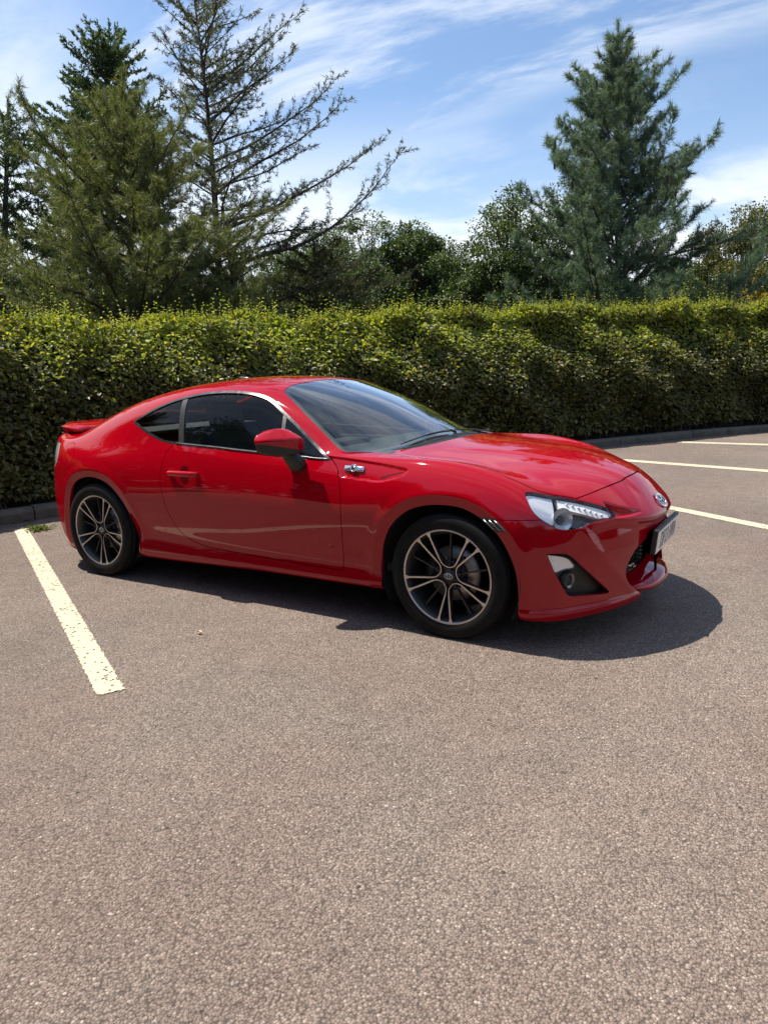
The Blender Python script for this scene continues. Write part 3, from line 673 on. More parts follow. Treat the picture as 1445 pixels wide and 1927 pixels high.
# DRL strip: upper inner band
def drl_d(V):
    a=az(V); up=np.interp(a[:,0],[.62,.74,.82,.93,1.0,1.05,1.09],[.735,.712,.690,.655,.628,.610,.590]); return up-a[:,1]
for fn,sgn in ((lambda a:a,1),(flip,-1)):
    hl=put('headlight',fn(lip(offs(headp,.001),.004)),LENS,CAR)
    put('lamp_bezel',fn(wall(headp,.0,.05)),BEZ,hl)
    put('lamp_housing',fn(offs(headp,.050)),HL_BLACK,hl)
    e1,e2=cut(headp,np.minimum(.040-drl_d(headp[0]),dH-.010)); strip,_=cut(e1,np.minimum(az(e1[0])[:,0]-.775,1.070-az(e1[0])[:,0]))
    put('running_light',fn(lip(offs(strip,.014),.02)),LED,hl)
    outer,_=cut(headp,np.minimum(.735-az(headp[0])[:,0]+(headp[0][:,2]-.62)*.25,dH-.008)); put('side_reflector',fn(lip(offs(outer,.016),.02)),REFL,hl)
    p,n=headpt(1.803,-.708,.612,.014); nn=Vector((.80,-.58,.10))
    ps=Vector((p[0],p[1]*sgn,p[2])); ns=Vector((nn.x,nn.y*sgn,nn.z))
    v,f=bowl(ps,ns,.054,.042); mesh_obj('reflector_bowl',v,f,REFL,hl)
    v,f=ball(ps-ns.normalized()*.014,.019); mesh_obj('bulb_cap',v,f,HL_BLACK,hl)
    leds=[]
    for t in range(7):
        a=.815+t*.029; x=1.795+t*.0245; y=-.640+t*.0165
        p,_n=headpt(x,y,.676-t*.0085,.010); leds.append(ball((p[0],p[1]*sgn,p[2]-.003),.0068))
    v,f=join(leds); mesh_obj('led_row',v,f,WHITEP,hl)
    # side marker
    mk=put('side_marker',fn(lip(offs(mark,-.002),.012)),LENS,CAR); put('marker_backing',fn(offs(mark,.006)),HL_BLACK,mk)
    bars=[]
    for t in range(3):
        x0=1.478+t*.027; a,_n=surfpt(x0,.610,.003); b,_n=surfpt(x0+.052,.566,.003); bars.append(tube([(a[0],a[1]*sgn,a[2]),(b[0],b[1]*sgn,b[2])],.0042,8))
    v,f=join(bars); mesh_obj('marker_bars',v,f,STRIP,mk)
    # fog lamp pocket
    fo=put('fog_lamp_pocket',fn(wall(fogp,-.001,.045)),BLK,CAR); put('pocket_floor',fn(offs(fogp,.045)),BLK,fo)
    TU=crv(A2([(1.762,-.783,.453),(1.811,-.739,.441),(1.839,-.707,.422),(1.862,-.676,.380),(1.828,-.721,.380),(1.793,-.760,.366)]),True,4,(0,3,5))
    tu,_=cut(fogp,sdf(az(fogp[0]),TU)); tl=put('turn_signal',fn(lip(offs(tu,.010),.02)),LENS,CAR); put('signal_backing',fn(offs(tu,.024)),REFL,tl)
    i=np.argmin((fogp[0][:,0]-1.842)**2+(fogp[0][:,1]+.69)**2+(fogp[0][:,2]-.315)**2); c=fogp[0][i]-fogp[1][i]*.034
    cs=Vector((c[0],c[1]*sgn,c[2])); dn=Vector((.93,-.30*sgn,0)).normalized()
    v1=bowl(cs,dn,.036,.012); v2=tube([cs-dn*.05,cs+dn*.004],.041,24); v,f=join([v2]); fl_=mesh_obj('fog_lamp',v,f,BLK,CAR); v,f=bowl(cs+dn*.008,dn,.036,.008); mesh_obj('fog_lamp_glass',v,f,mat('fog_lens_grey',(.20,.20,.20),.15,.4),fl_) if sgn==1 else mesh_obj('fog_lamp_glass',v,f,D.materials['fog_lens_grey'],fl_)
    # tail lamp
    tlp=put('tail_light',fn(lip(offs(tailp,-.003),.01)),LENS,CAR); put('tail_light_backing',fn(offs(tailp,.007)),WHITEP,tlp)
# ---------------------------------------------------------------- grille mouth, lip, badge, plate
MESH=mat('grille_mesh',(.004,.004,.0045),.8,0,Specular_IOR_Level=.2); noise_into(MESH,'Roughness',30,.5,.7)
bars=[]
for k in range(13):
    z=.235+k*.0215; hw=float(np.interp(z,[.2,.25,.31,.36,.43,.5],[.33,.40,.41,.40,.33,.25]))
    bars.append(tube([(1.972-.10*(y/.4)**2+.006*math.sin(y*230),y,z) for y in np.linspace(-hw,hw,41)],.0035,6))
for y in np.arange(-.40,.401,.025):
    bars.append(tube([(1.968-.10*(y/.4)**2,y,.22),(1.968-.10*(y/.4)**2,y,.49)],.002,5))
v,f=join(bars); gr=mesh_obj('grille',v,f,MESH,CAR)
v,f=boxm((1.86,0,.36),(.08,.82,.34),.02); mesh_obj('radiator',v,f,DARK,gr)
# wall round the mouth in body colour
put('mouth_rim',both(wall(mouth,0,.035)) if False else both(compact(*[a for a in wall(mouth,0,.014)])),PAINT,FB)
ys=np.linspace(-.325,.325,49); V=[];F=[]
prof=[(-.060,.056),(-.03,.046),(.02,.028),(.052,.016),(.066,.002),(.070,-.014),(.060,-.030),(.02,-.040),(-.08,-.042)]
for y in ys:
    xc=2.050-.42*y*y*1.0; zc=.205+.10*max(0,abs(y)-.18)**1.2
    for a,b in prof: e=(abs(y)/.325)**3; V.append((xc+(a*(1-.62*e) if a>0 else a),y,zc+b*(1-.60*e)))
n=len(prof)
for i in range(len(ys)-1):
    for k in range(n-1): F.append((i*n+k,i*n+k+1,(i+1)*n+k+1,(i+1)*n+k))
LIPM=paint_mat('red_lip_paint',RED,0); lp=mesh_obj('front_lip',V,F,LIPM,FB)
# number plate
pm=Matrix.Translation((2.121,0,.434))@Matrix.Rotation(math.radians(6.5),4,'Y')
v,f=boxm((-.014,0,.002),(.024,.535,.124),.004,None); v=[pm@Vector(p) for p in v]; npl=mesh_obj('number_plate',v,f,BLK,CAR,smooth=False)
PLATE=mat('plate_white',(.85,.84,.80),.3,0,Coat_Weight=.4); noise_into(PLATE,'Roughness',20,.2,.35)
v,f=boxm((.0005,0,0),(.003,.520,.111),.001); v=[pm@Vector(p) for p in v]; mesh_obj('plate_face',v,f,PLATE,npl,smooth=False)
INK=mat('plate_ink',(.16,.155,.15),.5); noise_into(INK,'Roughness',20,.35,.5)
def textmesh(name,s,size,mw,mt,parent,ext=.0006,align='CENTER'):
    cu=D.curves.new(name,'FONT'); cu.body=s; cu.size=size; cu.extrude=ext; cu.align_x=align; cu.align_y='CENTER'; cu.space_character=1.06
    o=D.objects.new(name,cu); COL.objects.link(o); dg=bpy.context.evaluated_depsgraph_get(); me=D.meshes.new_from_object(o.evaluated_get(dg)); D.objects.remove(o); D.curves.remove(cu)
    me.transform(mw); me.materials.append(mt); o=D.objects.new(name,me); COL.objects.link(o); o.parent=parent; return o
tm=pm@Matrix.Translation((.0026,0,-.004))@Matrix.Rotation(math.radians(90),4,'Z')@Matrix.Rotation(math.radians(90),4,'X')@Matrix.Diagonal((.82,1.25,1,1))
textmesh('plate_characters','DF13 HVA',.098,tm,INK,npl)
for y in (-.165,.115):
    v,f=tube([pm@Vector((.0015,y,.036)),pm@Vector((.004,y,.036))],.006,12); mesh_obj('plate_screw',v,f,BLK,npl)
# oval emblem: three rings
def ring(rx,ry,w,M4,cx=0,cy=0,n=48):
    V=[];F=[];m_=10
    for i in range(n):
        t=2*math.pi*i/n; c=Vector((cx+rx*math.cos(t),cy+ry*math.sin(t),0)); nn=Vector((math.cos(t)/rx,math.sin(t)/ry,0)).normalized()
        for k in range(m_): a=2*math.pi*k/m_; V.append(M4@(c+nn*(w*math.cos(a))+Vector((0,0,w*.8*math.sin(a)))))
    for i in range(n):
        for k in range(m_): F.append((i*m_+k,i*m_+(k+1)%m_,((i+1)%n)*m_+(k+1)%m_,((i+1)%n)*m_+k))
    return V,F
def emblem(M4,s): return join([ring(.058*s,.039*s,.0055*s,M4),ring(.022*s,.036*s,.0042*s,M4,0,0),ring(.036*s,.0155*s,.0042*s,M4,0,.018*s)])
fn_=MB[0][:,1]; i=np.argmin((MB[0][:,0]-2.078)**2+MB[0][:,1]**2+(MB[0][:,2]-.602)**2); pe=Vector(MB[0][i])+Vector(MB[1][i])*.006; ne=Vector(MB[1][i]); 
ux=Vector((0,1,0)); uy=ne.cross(ux).normalized(); Me=Matrix(((ux.x,uy.x,ne.x,pe.x),(ux.y,uy.y,ne.y,0),(ux.z,uy.z,ne.z,pe.z),(0,0,0,1)))
v,f=emblem(Me,1.0); em=mesh_obj('front_emblem',v,f,CHROME,CAR)
# fender badge (both sides), vent slot
for sgn in (1,-1):
    p,n=surfpt(.741,.805,.006); c=Vector((p[0],p[1]*sgn,p[2])); 
    nn=Vector((n[0],n[1]*sgn,n[2])); ux=Vector((1,0,-.03)); ux=(ux-nn*ux.dot(nn)).normalized(); uy=nn.cross(ux) if sgn==1 else ux.cross(nn)
    uy=Vector((0,0,1)); uy=(uy-nn*uy.dot(nn)).normalized(); M4=Matrix(((ux.x,uy.x,nn.x,c.x),(ux.y,uy.y,nn.y,c.y),(ux.z,uy.z,nn.z,c.z),(0,0,0,1)))
    v,f=boxm((0,0,0),(.120,.021,.010),.004); v=[M4@Vector((a[0],a[1]*(1+.35*abs(a[0])/.06),a[2])) for a in v]; bg_=mesh_obj('fender_badge',v,f,CHROME,CAR)
    v1=ring(.0185,.0185,.0035,M4@Matrix.Translation((0,0,.007)),n=28); v2=tube([M4@Vector((0,0,0)),M4@Vector((0,0,.008))],.018,24); v,f=join([v1]); b2=mesh_obj('badge_ring',v,f,CHROME,bg_); v,f=v2; mesh_obj('badge_disc',v,f,SILVER,bg_)
    dg1=tube([M4@Vector((-.009,-.009,.0085)),M4@Vector((-.006,.003,.0085)),M4@Vector((.0,.010,.0085))],.0022,6); dg2=tube([M4@Vector((.009,.009,.0085)),M4@Vector((.006,-.003,.0085)),M4@Vector((.0,-.010,.0085))],.0022,6); v,f=join([dg1,dg2]); mesh_obj('badge_mark',v,f,BLK,bg_)
    sl_=crv([(.905,.768),(.955,.785),(1.03,.803),(1.01,.789),(.95,.768)],True,5,(0,2)); V=[]
    cpt=[surfpt(a,b,.0012)[0] for a,b in sl_]; V=[(q[0],q[1]*sgn,q[2]) for q in cpt]; cc_=np.mean(V,0); V.append(tuple(cc_)); k=len(V)-1
    mesh_obj('vent_slot',V,[(i,(i+1)%k,k) for i in range(k)],DARK,CAR,smooth=False)
# ---------------------------------------------------------------- wipers, aerial, spoiler, exhaust, rear details
def toppt(x,y,h=0):
    V,N,_=TOPP; i=np.argmin((V[:,0]-x)**2+(V[:,1]+abs(y))**2); p=V[i]+N[i]*h; return Vector((x,math.copysign(abs(p[1]),y) if y else 0,p[2]))
_s=(MB[1][:,2]>.2)&(MB[0][:,2]>.6); TOPP=(MB[0][_s],MB[1][_s],None)
for y0,y1,x1 in ((-.02,-.50,.835),(.52,.02,.90)):
    a=toppt(.93,y0,.012); b=toppt(.90,y0-.02,.022); pts_=[toppt(.905-(.905-x1)*t,y0+(y1-y0)*t,.014) for t in np.linspace(.05,1,9)]
    v,f=join([tube([a,b]+pts_[:5],.006,8),tube(pts_,.004,8)]); mesh_obj('wiper',v,f,BLK,CAR)
fin=[toppt(-.66,0,.0),toppt(-.69,0,.006),toppt(-.74,0,.020),toppt(-.752,0,.019),toppt(-.757,0,0)]
v,f=tube(fin,[.007,.008,.005,.004,.006],10); mesh_obj('roof_aerial',v,f,SILVER,CAR)
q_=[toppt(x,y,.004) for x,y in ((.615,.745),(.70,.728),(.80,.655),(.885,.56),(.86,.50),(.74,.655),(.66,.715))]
mesh_obj('cowl_sky_glint',q_,[tuple(range(7))[::-1]],mat('glint_pale_grey',(.42,.43,.42),.3,.2),CAR,smooth=False)  # pale patch painted for the sky reflected in the far cowl corner
# rear wing on the boot
ys=np.linspace(-.63,.63,45); V=[];F=[]; wp=[(.135,-.010),(.07,.018),(-.02,.030),(-.12,.040),(-.128,.034),(-.10,.018),(0,-.002),(.10,-.018)]
for y in ys:
    e=smooth01((abs(y)-.52)/.14); xc=-1.905+.10*(y/.66)**2; zc=.955-.012*e
    for a,b in wp: V.append((xc+a*(1-.25*e),y,zc+b*(1-.35*e)))
n=len(wp)
for i in range(len(ys)-1):
    for k in range(n): F.append((i*n+k,(i+1)*n+k,(i+1)*n+(k+1)%n,i*n+(k+1)%n))
F+=[tuple(range(n)),tuple(range(n*(len(ys)-1),n*len(ys)))[::-1]]
sp=mesh_obj('rear_spoiler',V,F,PAINT,CAR)
for y in (-.55,.55):
    v,f=boxm((-1.90,y,.935),(.13,.05,.05),.012); mesh_obj('spoiler_foot',v,f,PAINT,sp)
for y in (-.48,.48):
    v,f=tube([(-1.9,y,.20),(-2.10,y,.20)],.042,24); ex=mesh_obj('exhaust_tip',v,f,CHROME,CAR)
v,f=boxm((-2.118,0,.50),(.006,.52,.11),.001); rp=mesh_obj('rear_plate',v,f,mat('rear_plate_yellow',(.75,.55,.03),.3),CAR,smooth=False)
# ---------------------------------------------------------------- underside, arch liners, cabin
v,f=boxm((-.05,0,.205),(3.7,1.40,.05),.02); mesh_obj('underfloor',v,f,DARK,CAR)
def liner(cx,sgn,R=.372):
    V=[];F=[];n=40
    for i in range(n+1):
        a=math.radians(-28+236*i/n)
        for r,y in ((R,.845),(R+.004,.82),(R+.004,.58),(.06,.57)): V.append((cx+r*math.cos(a),y*sgn,.315+r*math.sin(a)))
    for i in range(n):
        for k in range(3): F.append((i*4+k,i*4+k+1,(i+1)*4+k+1,(i+1)*4+k))
    return V,F
LINER=mat('arch_liner',(.012,.012,.012),.95); noise_into(LINER,'Roughness',50,.85,1)
for cx in (1.278,-1.272):
    for sgn in (-1,1):
        v,f=liner(cx,sgn,.372 if cx>0 else .350); mesh_obj('wheel_arch_liner',v,f,LINER,CAR)
# cabin
v,f=cage(*(lambda:( [(x,y,z) for x in (.30,.60,.93) for y in (-.72,-.25,.25,.72) for z in (.60,.0)] ,[]))(),0) if False else (None,None)
v,f=boxm((.60,0,.78),(.62,1.40,.20),.06); dash=mesh_obj('dashboard',v,f,DASH,CAR)
v,f=boxm((.36,-.36,.885),(.16,.36,.05),.02); mesh_obj('instrument_hood',v,f,DASH,dash)
def seat(y):
    parts=[boxm((-.18,y,.40),(.50,.50,.16),.06),]
    R_=Matrix.Rotation(math.radians(-16),4,'Y')
    parts.append(boxm((-.47,y,.68),(.15,.47,.62),.06,R_)); parts.append(boxm((-.565,y,1.03),(.11,.27,.20),.05,R_))
    parts.append(boxm((-.41,y-.21,.62),(.16,.07,.42),.03,R_)); parts.append(boxm((-.41,y+.21,.62),(.16,.07,.42),.03,R_))
    return join(parts)
for y in (-.36,.36):
    v,f=seat(y); mesh_obj('seat',v,f,SEAT,CAR)
v,f=join([boxm((-1.05,0,.62),(.14,1.12,.50),.06,Matrix.Rotation(math.radians(-24),4,'Y')),boxm((-.86,0,.42),(.42,1.12,.12),.05)]); mesh_obj('rear_seat',v,f,SEAT,CAR)
v,f=boxm((-1.32,0,.93),(.42,1.10,.02),.005); mesh_obj('parcel_shelf',v,f,SEAT,CAR)
v,f=boxm((-.15,0,.30),(2.3,1.56,.05),.01); mesh_obj('cabin_floor',v,f,SEAT,CAR)
for sgn in (-1,1):
    v,f=boxm((-.05,.765*sgn,.58),(1.30,.03,.50),.012); mesh_obj('door_card',v,f,SEAT,CAR)
Ms=Matrix.Translation((.22,-.36,.83))@Matrix.Rotation(math.radians(66),4,'Y')
v,f=join([ring(.178,.178,.014,Ms)]+[tube([Ms@Vector((0,0,0)),Ms@Vector((.17*math.cos(a),.17*math.sin(a),0))],.012,8) for a in (math.radians(90),math.radians(-90),math.radians(0))]+[ball(tuple(Ms@Vector((0,0,0))),.05)])
mesh_obj('steering_wheel',v,f,BLK,CAR)
pr=toppt(.17,0,-.06); v,f=boxm((pr.x,0,pr.z-.01),(.03,.22,.06),.014); mesh_obj('rear_view_mirror',v,f,BLK,CAR)

# ---------------------------------------------------------------- wheels
def lathe(prof,n=120,mod=None):
    V=[];F=[];m_=len(prof)
    for i in range(n):
        a=2*math.pi*i/n
        for k,(r,y) in enumerate(prof):
            rr=r+(mod(i,k) if mod else 0); V.append((rr*math.cos(a),y,rr*math.sin(a)))
    for i in range(n):
        for k in range(m_-1): F.append((i*m_+k,((i+1)%n)*m_+k,((i+1)%n)*m_+k+1,i*m_+k+1))
    return V,F
def build_wheel():
    W_=empty('wheel'); W_.parent=CAR
    # tyre: outer side is -y
    h=.1075; pr=[(.229,-.092),(.234,-.099),(.244,-.1045),(.262,-.1085),(.283,-.1065),(.297,-.101),(.304,-.096),(.3085,-.088),(.3095,-.080),(.311,-.0755),(.304,-.0735),(.304,-.0685),(.3115,-.067),(.312,-.033),(.304,-.031),(.304,-.022),(.312,-.020),(.312,.020),(.304,.022),(.304,.031),(.312,.033),(.3115,.067),(.304,.069),(.304,.073),(.311,.076),(.3085,.088),(.297,.101),(.262,.1085),(.229,.099),(.224,.09)]
    def mod(i,k): return (-.0035 if (i%4==0) else 0) if k in (7,8,9,22,23,24,25) else 0
    v,f=lathe(pr,288,mod); mesh_obj('tyre',v,f,RUBBER,W_)
    letter=[]
    # rim barrel and lip
    rp=[(.231,-.090),(.2365,-.098),(.2345,-.1005),(.2290,-.1005),(.2265,-.097)]
    v,f=lathe(rp,120); mesh_obj('rim_lip',v,f,MACH,W_)
    rp=[(.2265,-.097),(.218,-.088),(.207,-.060),(.200,-.02),(.196,.05),(.196,.095)]
    v,f=lathe(rp,96); R_=mesh_obj('rim',v,f,GUN,W_)
    # spokes: outline in the wheel plane, dark flanks, bright face
    def bar(poly,y0,y1,inset=0):
        n=len(poly); V=[(x,y0,z) for x,z in poly]+[(x,y1,z) for x,z in poly]; F=[tuple(range(n))]+[(i,i+n,(i+1)%n+n,(i+1)%n) for i in range(n)]; return V,F
    def P(r,deg): a=math.radians(deg); return np.array([r*math.cos(a),r*math.sin(a)])
    for q in range(5):
        c=90+72*q; faces=[];flanks=[];thin=[]
        # one machined ribbon: rim -> round the wheel-nut pocket -> rim
        half=[(.2295,27.6),(.20,27.8),(.15,28.4),(.11,29.6),(.083,30.5),(.066,29),(.054,22),(.047,12),(.0445,0)]
        pl=[P(r,c+a) for r,a in half]+[P(r,c-a) for r,a in half[-2::-1]]
        pl=crv(pl,False,4)
        wd=[]
        for i,p in enumerate(pl):
            r=np.hypot(*p); wd.append(.0023+.0019*smooth01((r-.05)/.09)+.0070*smooth01((r-.204)/.026))
        L_=[];R2=[]
        for i,p in enumerate(pl):
            t=pl[min(i+1,len(pl)-1)]-pl[max(i-1,0)]; t/=np.linalg.norm(t); n_=np.array([-t[1],t[0]]); L_.append(p+n_*wd[i]); R2.append(p-n_*wd[i])
        yf=lambda p:-.0985+.030*(1-min(1,np.hypot(*p)/.2295))**1.3
        V=[];F=[];MI_=[]
        for i in range(len(pl)):
            for s in (L_[i],R2[i]): V.append((s[0],yf(s),s[1]))
            for s,k in ((L_[i],1.15),(R2[i],1.15)):
                cc2=pl[i]+(s-pl[i])*k; V.append((cc2[0],yf(s)+.026,cc2[1]))
        for i in range(len(pl)-1):
            a=i*4;b=a+4; F+=[(a,a+1,b+1,b),(a,b,b+2,a+2),(a+1,a+3,b+3,b+1)]; MI_+=[0,1,1]
        so_=mesh_obj('spoke',V,F,MACH,W_,smooth=False); so_.data.materials.append(GUN); so_.data.polygons.foreach_set('material_index',MI_)
        d=c+36
        tp=[P(.03,d-30),P(.056,d-24),P(.085,d-7.5),P(.12,d-4.6),P(.12,d+4.6),P(.085,d+7.5),P(.056,d+24),P(.03,d+30)]
        v,f=bar([tuple(p) for p in tp],-.060,-.035); mesh_obj('spoke_web',v,f,GUN,W_,smooth=False)
        # thin dark spoke
        tp=[P(.05,c-3.5),P(.21,c-1.1),P(.21,c+1.1),P(.05,c+3.5)]; thin.append(bar([tuple(p) for p in tp],-.066,-.045))
        nut=P(.057,c); thin.append(tube([(nut[0],-.075,nut[1]),(nut[0],-.05,nut[1])],.0085,10)); thin.append(ring(.0175,.0175,.003,Matrix.Translation((nut[0],-.064,nut[1]))@Matrix.Rotation(math.radians(90),4,'X'),n=24))
        v,f=thin[0]; mesh_obj('thin_spoke',v,f,GUN,W_,smooth=False)
        v,f=join(thin[1:]); mesh_obj('wheel_nut',v,f,GUN,W_)
    v,f=join([tube([(0,-.074,0),(0,-.03,0)],.034,32),tube([(0,-.03,0),(0,.02,0)],.075,40)]); hb=mesh_obj('hub',v,f,GUN,W_)
    v,f=emblem(Matrix.Translation((0,-.0755,0))@Matrix.Rotation(math.radians(90),4,'X'),.36); mesh_obj('centre_emblem',v,f,SILVER,W_)
    v,f=lathe([(.06,-.012),(.138,-.012),(.139,0),(.138,.012),(.06,.012)],64); mesh_obj('brake_disc',v,f,STEEL,W_)
    V=[];F=[]
    for i in range(17):
        a=math.radians(150+60*i/16)
        for r,y in ((.088,-.035),(.145,-.035),(.150,.03),(.085,.03)): V.append((r*math.cos(a),y,r*math.sin(a)))
    for i in range(16):
        for k in range(4): F.append((i*4+k,(i+1)*4+k,(i+1)*4+(k+1)%4,i*4+(k+1)%4))
    mesh_obj('brake_caliper',V,F,GUN,W_); return W_
def clone(o,parent):
    c=o.copy(); COL.objects.link(c); c.parent=parent
    for ch in [x for x in D.objects if x.parent==o]: clone(ch,c)
    return c
W0=build_wheel()
for i,(x,y,rz,ry) in enumerate([(1.283,-.762,0,3),(-1.285,-.772,0,-6),(1.283,.762,math.pi,20),(-1.285,.772,math.pi,44)]):
    o=W0 if i==0 else clone(W0,CAR)
    o.location=(x,y,.3115); o.rotation_mode='ZYX'; o.rotation_euler=(0,math.radians(ry),rz)
    o.rotation_mode='XYZ'; o.matrix_local=Matrix.Translation((x,y,.3115))@Matrix.Rotation(rz,4,'Z')@Matrix.Rotation(math.radians(ry),4,'Y')
# ---------------------------------------------------------------- ground, markings, kerb
RNG=np.random.default_rng(7)
class G:          # tiny node builder
    def __init__(s,m): s.t=m.node_tree
    def n(s,t,**k):
        x=s.t.nodes.new(t)
        for a,b in k.items():
            if a in x.inputs: x.inputs[a].default_value=b
            else: setattr(x,a,b)
        return x
    def l(s,a,b): s.t.links.new(a,b)
    def math(s,op,a,b=None,c=None,clamp=False):
        x=s.n('ShaderNodeMath',operation=op); x.use_clamp=clamp
        for i,v in enumerate((a,b,c)):
            if v is None: continue
            if isinstance(v,(int,float)): x.inputs[i].default_value=v
            else: s.l(v,x.inputs[i])
        return x.outputs[0]
    def rng(s,v,a,b,c,d,smooth=False):
        x=s.n('ShaderNodeMapRange'); x.inputs[1].default_value=a;x.inputs[2].default_value=b;x.inputs[3].default_value=c;x.inputs[4].default_value=d
        if smooth: x.interpolation_type='SMOOTHSTEP'
        s.l(v,x.inputs[0]); return x.outputs[0]
    def mix(s,f,a,b,mode='MIX'):
        x=s.n('ShaderNodeMixRGB',blend_type=mode)
        for i,v in enumerate((f,a,b)):
            if isinstance(v,(int,float)): x.inputs[i].default_value=v
            elif isinstance(v,tuple): x.inputs[i].default_value=(*v,1)
            else: s.l(v,x.inputs[i])
        return x.outputs[0]
def g_wob(g,co):
    n=g.n('ShaderNodeTexNoise',Scale=5.0,Detail=4.0); g.l(co,n.inputs['Vector']); m=g.n('ShaderNodeVectorMath',operation='MULTIPLY_ADD'); m.inputs[1].default_value=(.25,.25,.25); g.l(n.outputs['Color'],m.inputs[0]); g.l(co,m.inputs[2]); return m.outputs[0]
def asphalt_colour(g,co):
    """colour, height of chipped stone tarmac"""
    v=g.n('ShaderNodeTexVoronoi',Scale=140.0); g.l(co,v.inputs['Vector'])
    v2=g.n('ShaderNodeTexVoronoi',Scale=290.0); g.l(co,v2.inputs['Vector'])
    nz=g.n('ShaderNodeTexNoise',Scale=330.0,Detail=3.0); g.l(co,nz.inputs['Vector'])
    big=g.n('ShaderNodeTexNoise',Scale=.55,Detail=5.0,Roughness=.6); g.l(co,big.inputs['Vector'])
    mid=g.n('ShaderNodeTexNoise',Scale=6.0,Detail=6.0,Roughness=.65); g.l(co,mid.inputs['Vector'])
    sx=g.n('ShaderNodeSeparateXYZ'); g.l(v.outputs['Color'],sx.inputs[0]); sy=g.n('ShaderNodeSeparateXYZ'); g.l(v2.outputs['Color'],sy.inputs[0])
    r=g.n('ShaderNodeValToRGB'); e=r.color_ramp.elements; e[0].position=0; e[0].color=(0.186,0.146,0.121,1); e[1].position=1; e[1].color=(0.421,0.364,0.307,1)
    for p,c in ((.35,(0.221,0.176,0.145)),(.80,(0.270,0.218,0.180)),(.96,(0.321,0.265,0.219))): q=e.new(p); q.color=(*c,1)
    g.l(sx.outputs[0],r.inputs[0])
    r2=g.rng(sy.outputs[0],0,1,.72,1.22); c=g.mix(1.0,r.outputs[0],r2,'MULTIPLY')
    gap=g.rng(v.outputs['Distance'],.35,.8,1.06,.50); c=g.mix(1.0,c,gap,'MULTIPLY')  # shadow between the stones, darkened into the colour
    c=g.mix(1.0,c,g.rng(big.outputs['Fac'],.3,.7,.84,1.15),'MULTIPLY')
    c=g.mix(1.0,c,g.rng(mid.outputs['Fac'],.3,.7,.90,1.10),'MULTIPLY')
    tint=g.n('ShaderNodeTexNoise',Scale=.9,Detail=2.0); g.l(co,tint.inputs['Vector'])
    c=g.mix(g.rng(tint.outputs['Fac'],.42,.68,0,.6),c,g.mix(1.0,c,(1.06,.93,.92),'MULTIPLY'))
    st=g.n('ShaderNodeTexVoronoi',Scale=.62); g.l(g_wob(g,co),st.inputs['Vector']); ss_=g.n('ShaderNodeSeparateXYZ'); g.l(st.outputs['Color'],ss_.inputs[0])
    stn=g.math('MULTIPLY',g.rng(st.outputs['Distance'],.05,.16,1,0,True),g.math('LESS_THAN',ss_.outputs[1],.35)); c=g.mix(g.math('MULTIPLY',stn,.22),c,(.09,.075,.065))
    bs=g.n('ShaderNodeTexNoise',Scale=1.7,Detail=7.0,Roughness=.62); g.l(co,bs.inputs['Vector']); c=g.mix(g.rng(bs.outputs['Fac'],.60,.72,0,.30),c,(.34,.285,.225))
    # missing chips: dark pits
    pv=g.n('ShaderNodeTexVoronoi',Scale=13.0); g.l(co,pv.inputs['Vector'])
    sp=g.n('ShaderNodeSeparateXYZ'); g.l(pv.outputs['Color'],sp.inputs[0])
    pit=g.math('MULTIPLY',g.math('LESS_THAN',pv.outputs['Distance'],.085),g.math('LESS_THAN',sp.outputs[1],.30))
    c=g.mix(g.math('MULTIPLY',pit,.8),c,(.035,.03,.03))
    # a few pale grit stones
    gv=g.n('ShaderNodeTexVoronoi',Scale=17.0); g.l(co,gv.inputs['Vector']); sg=g.n('ShaderNodeSeparateXYZ'); g.l(gv.outputs['Color'],sg.inputs[0])
    gr=g.math('MULTIPLY',g.math('LESS_THAN',gv.outputs['Distance'],.075),g.math('LESS_THAN',sg.outputs[2],.10)); c=g.mix(g.math('MULTIPLY',gr,.7),c,(.52,.49,.43))
    h=g.math('MULTIPLY_ADD',g.math('SUBTRACT',1.0,v.outputs['Distance']),1.0,g.math('MULTIPLY',sx.outputs[1],.55))
    h=g.math('ADD',h,g.math('MULTIPLY',g.math('SUBTRACT',1.0,v2.outputs['Distance']),.35)); h=g.math('ADD',h,g.math('MULTIPLY',nz.outputs['Fac'],.25)); h=g.math('SUBTRACT',h,g.math('MULTIPLY',pit,.9))
    return c,h
def finish(m,g,c,h,rough=.88,dist=.0048):
    b=g.t.nodes['Principled BSDF']; g.l(c,b.inputs['Base Color']); b.inputs['Roughness'].default_value=rough; b.inputs['Specular IOR Level'].default_value=.35
    bp=g.n('ShaderNodeBump',Strength=1.0,Distance=dist); g.l(h,bp.inputs['Height']); g.l(bp.outputs[0],b.inputs['Normal'])
TAR=mat('tarmac'); g=G(TAR); co=g.n('ShaderNodeTexCoord').outputs['Object']; c,h=asphalt_colour(g,co); finish(TAR,g,c,h)
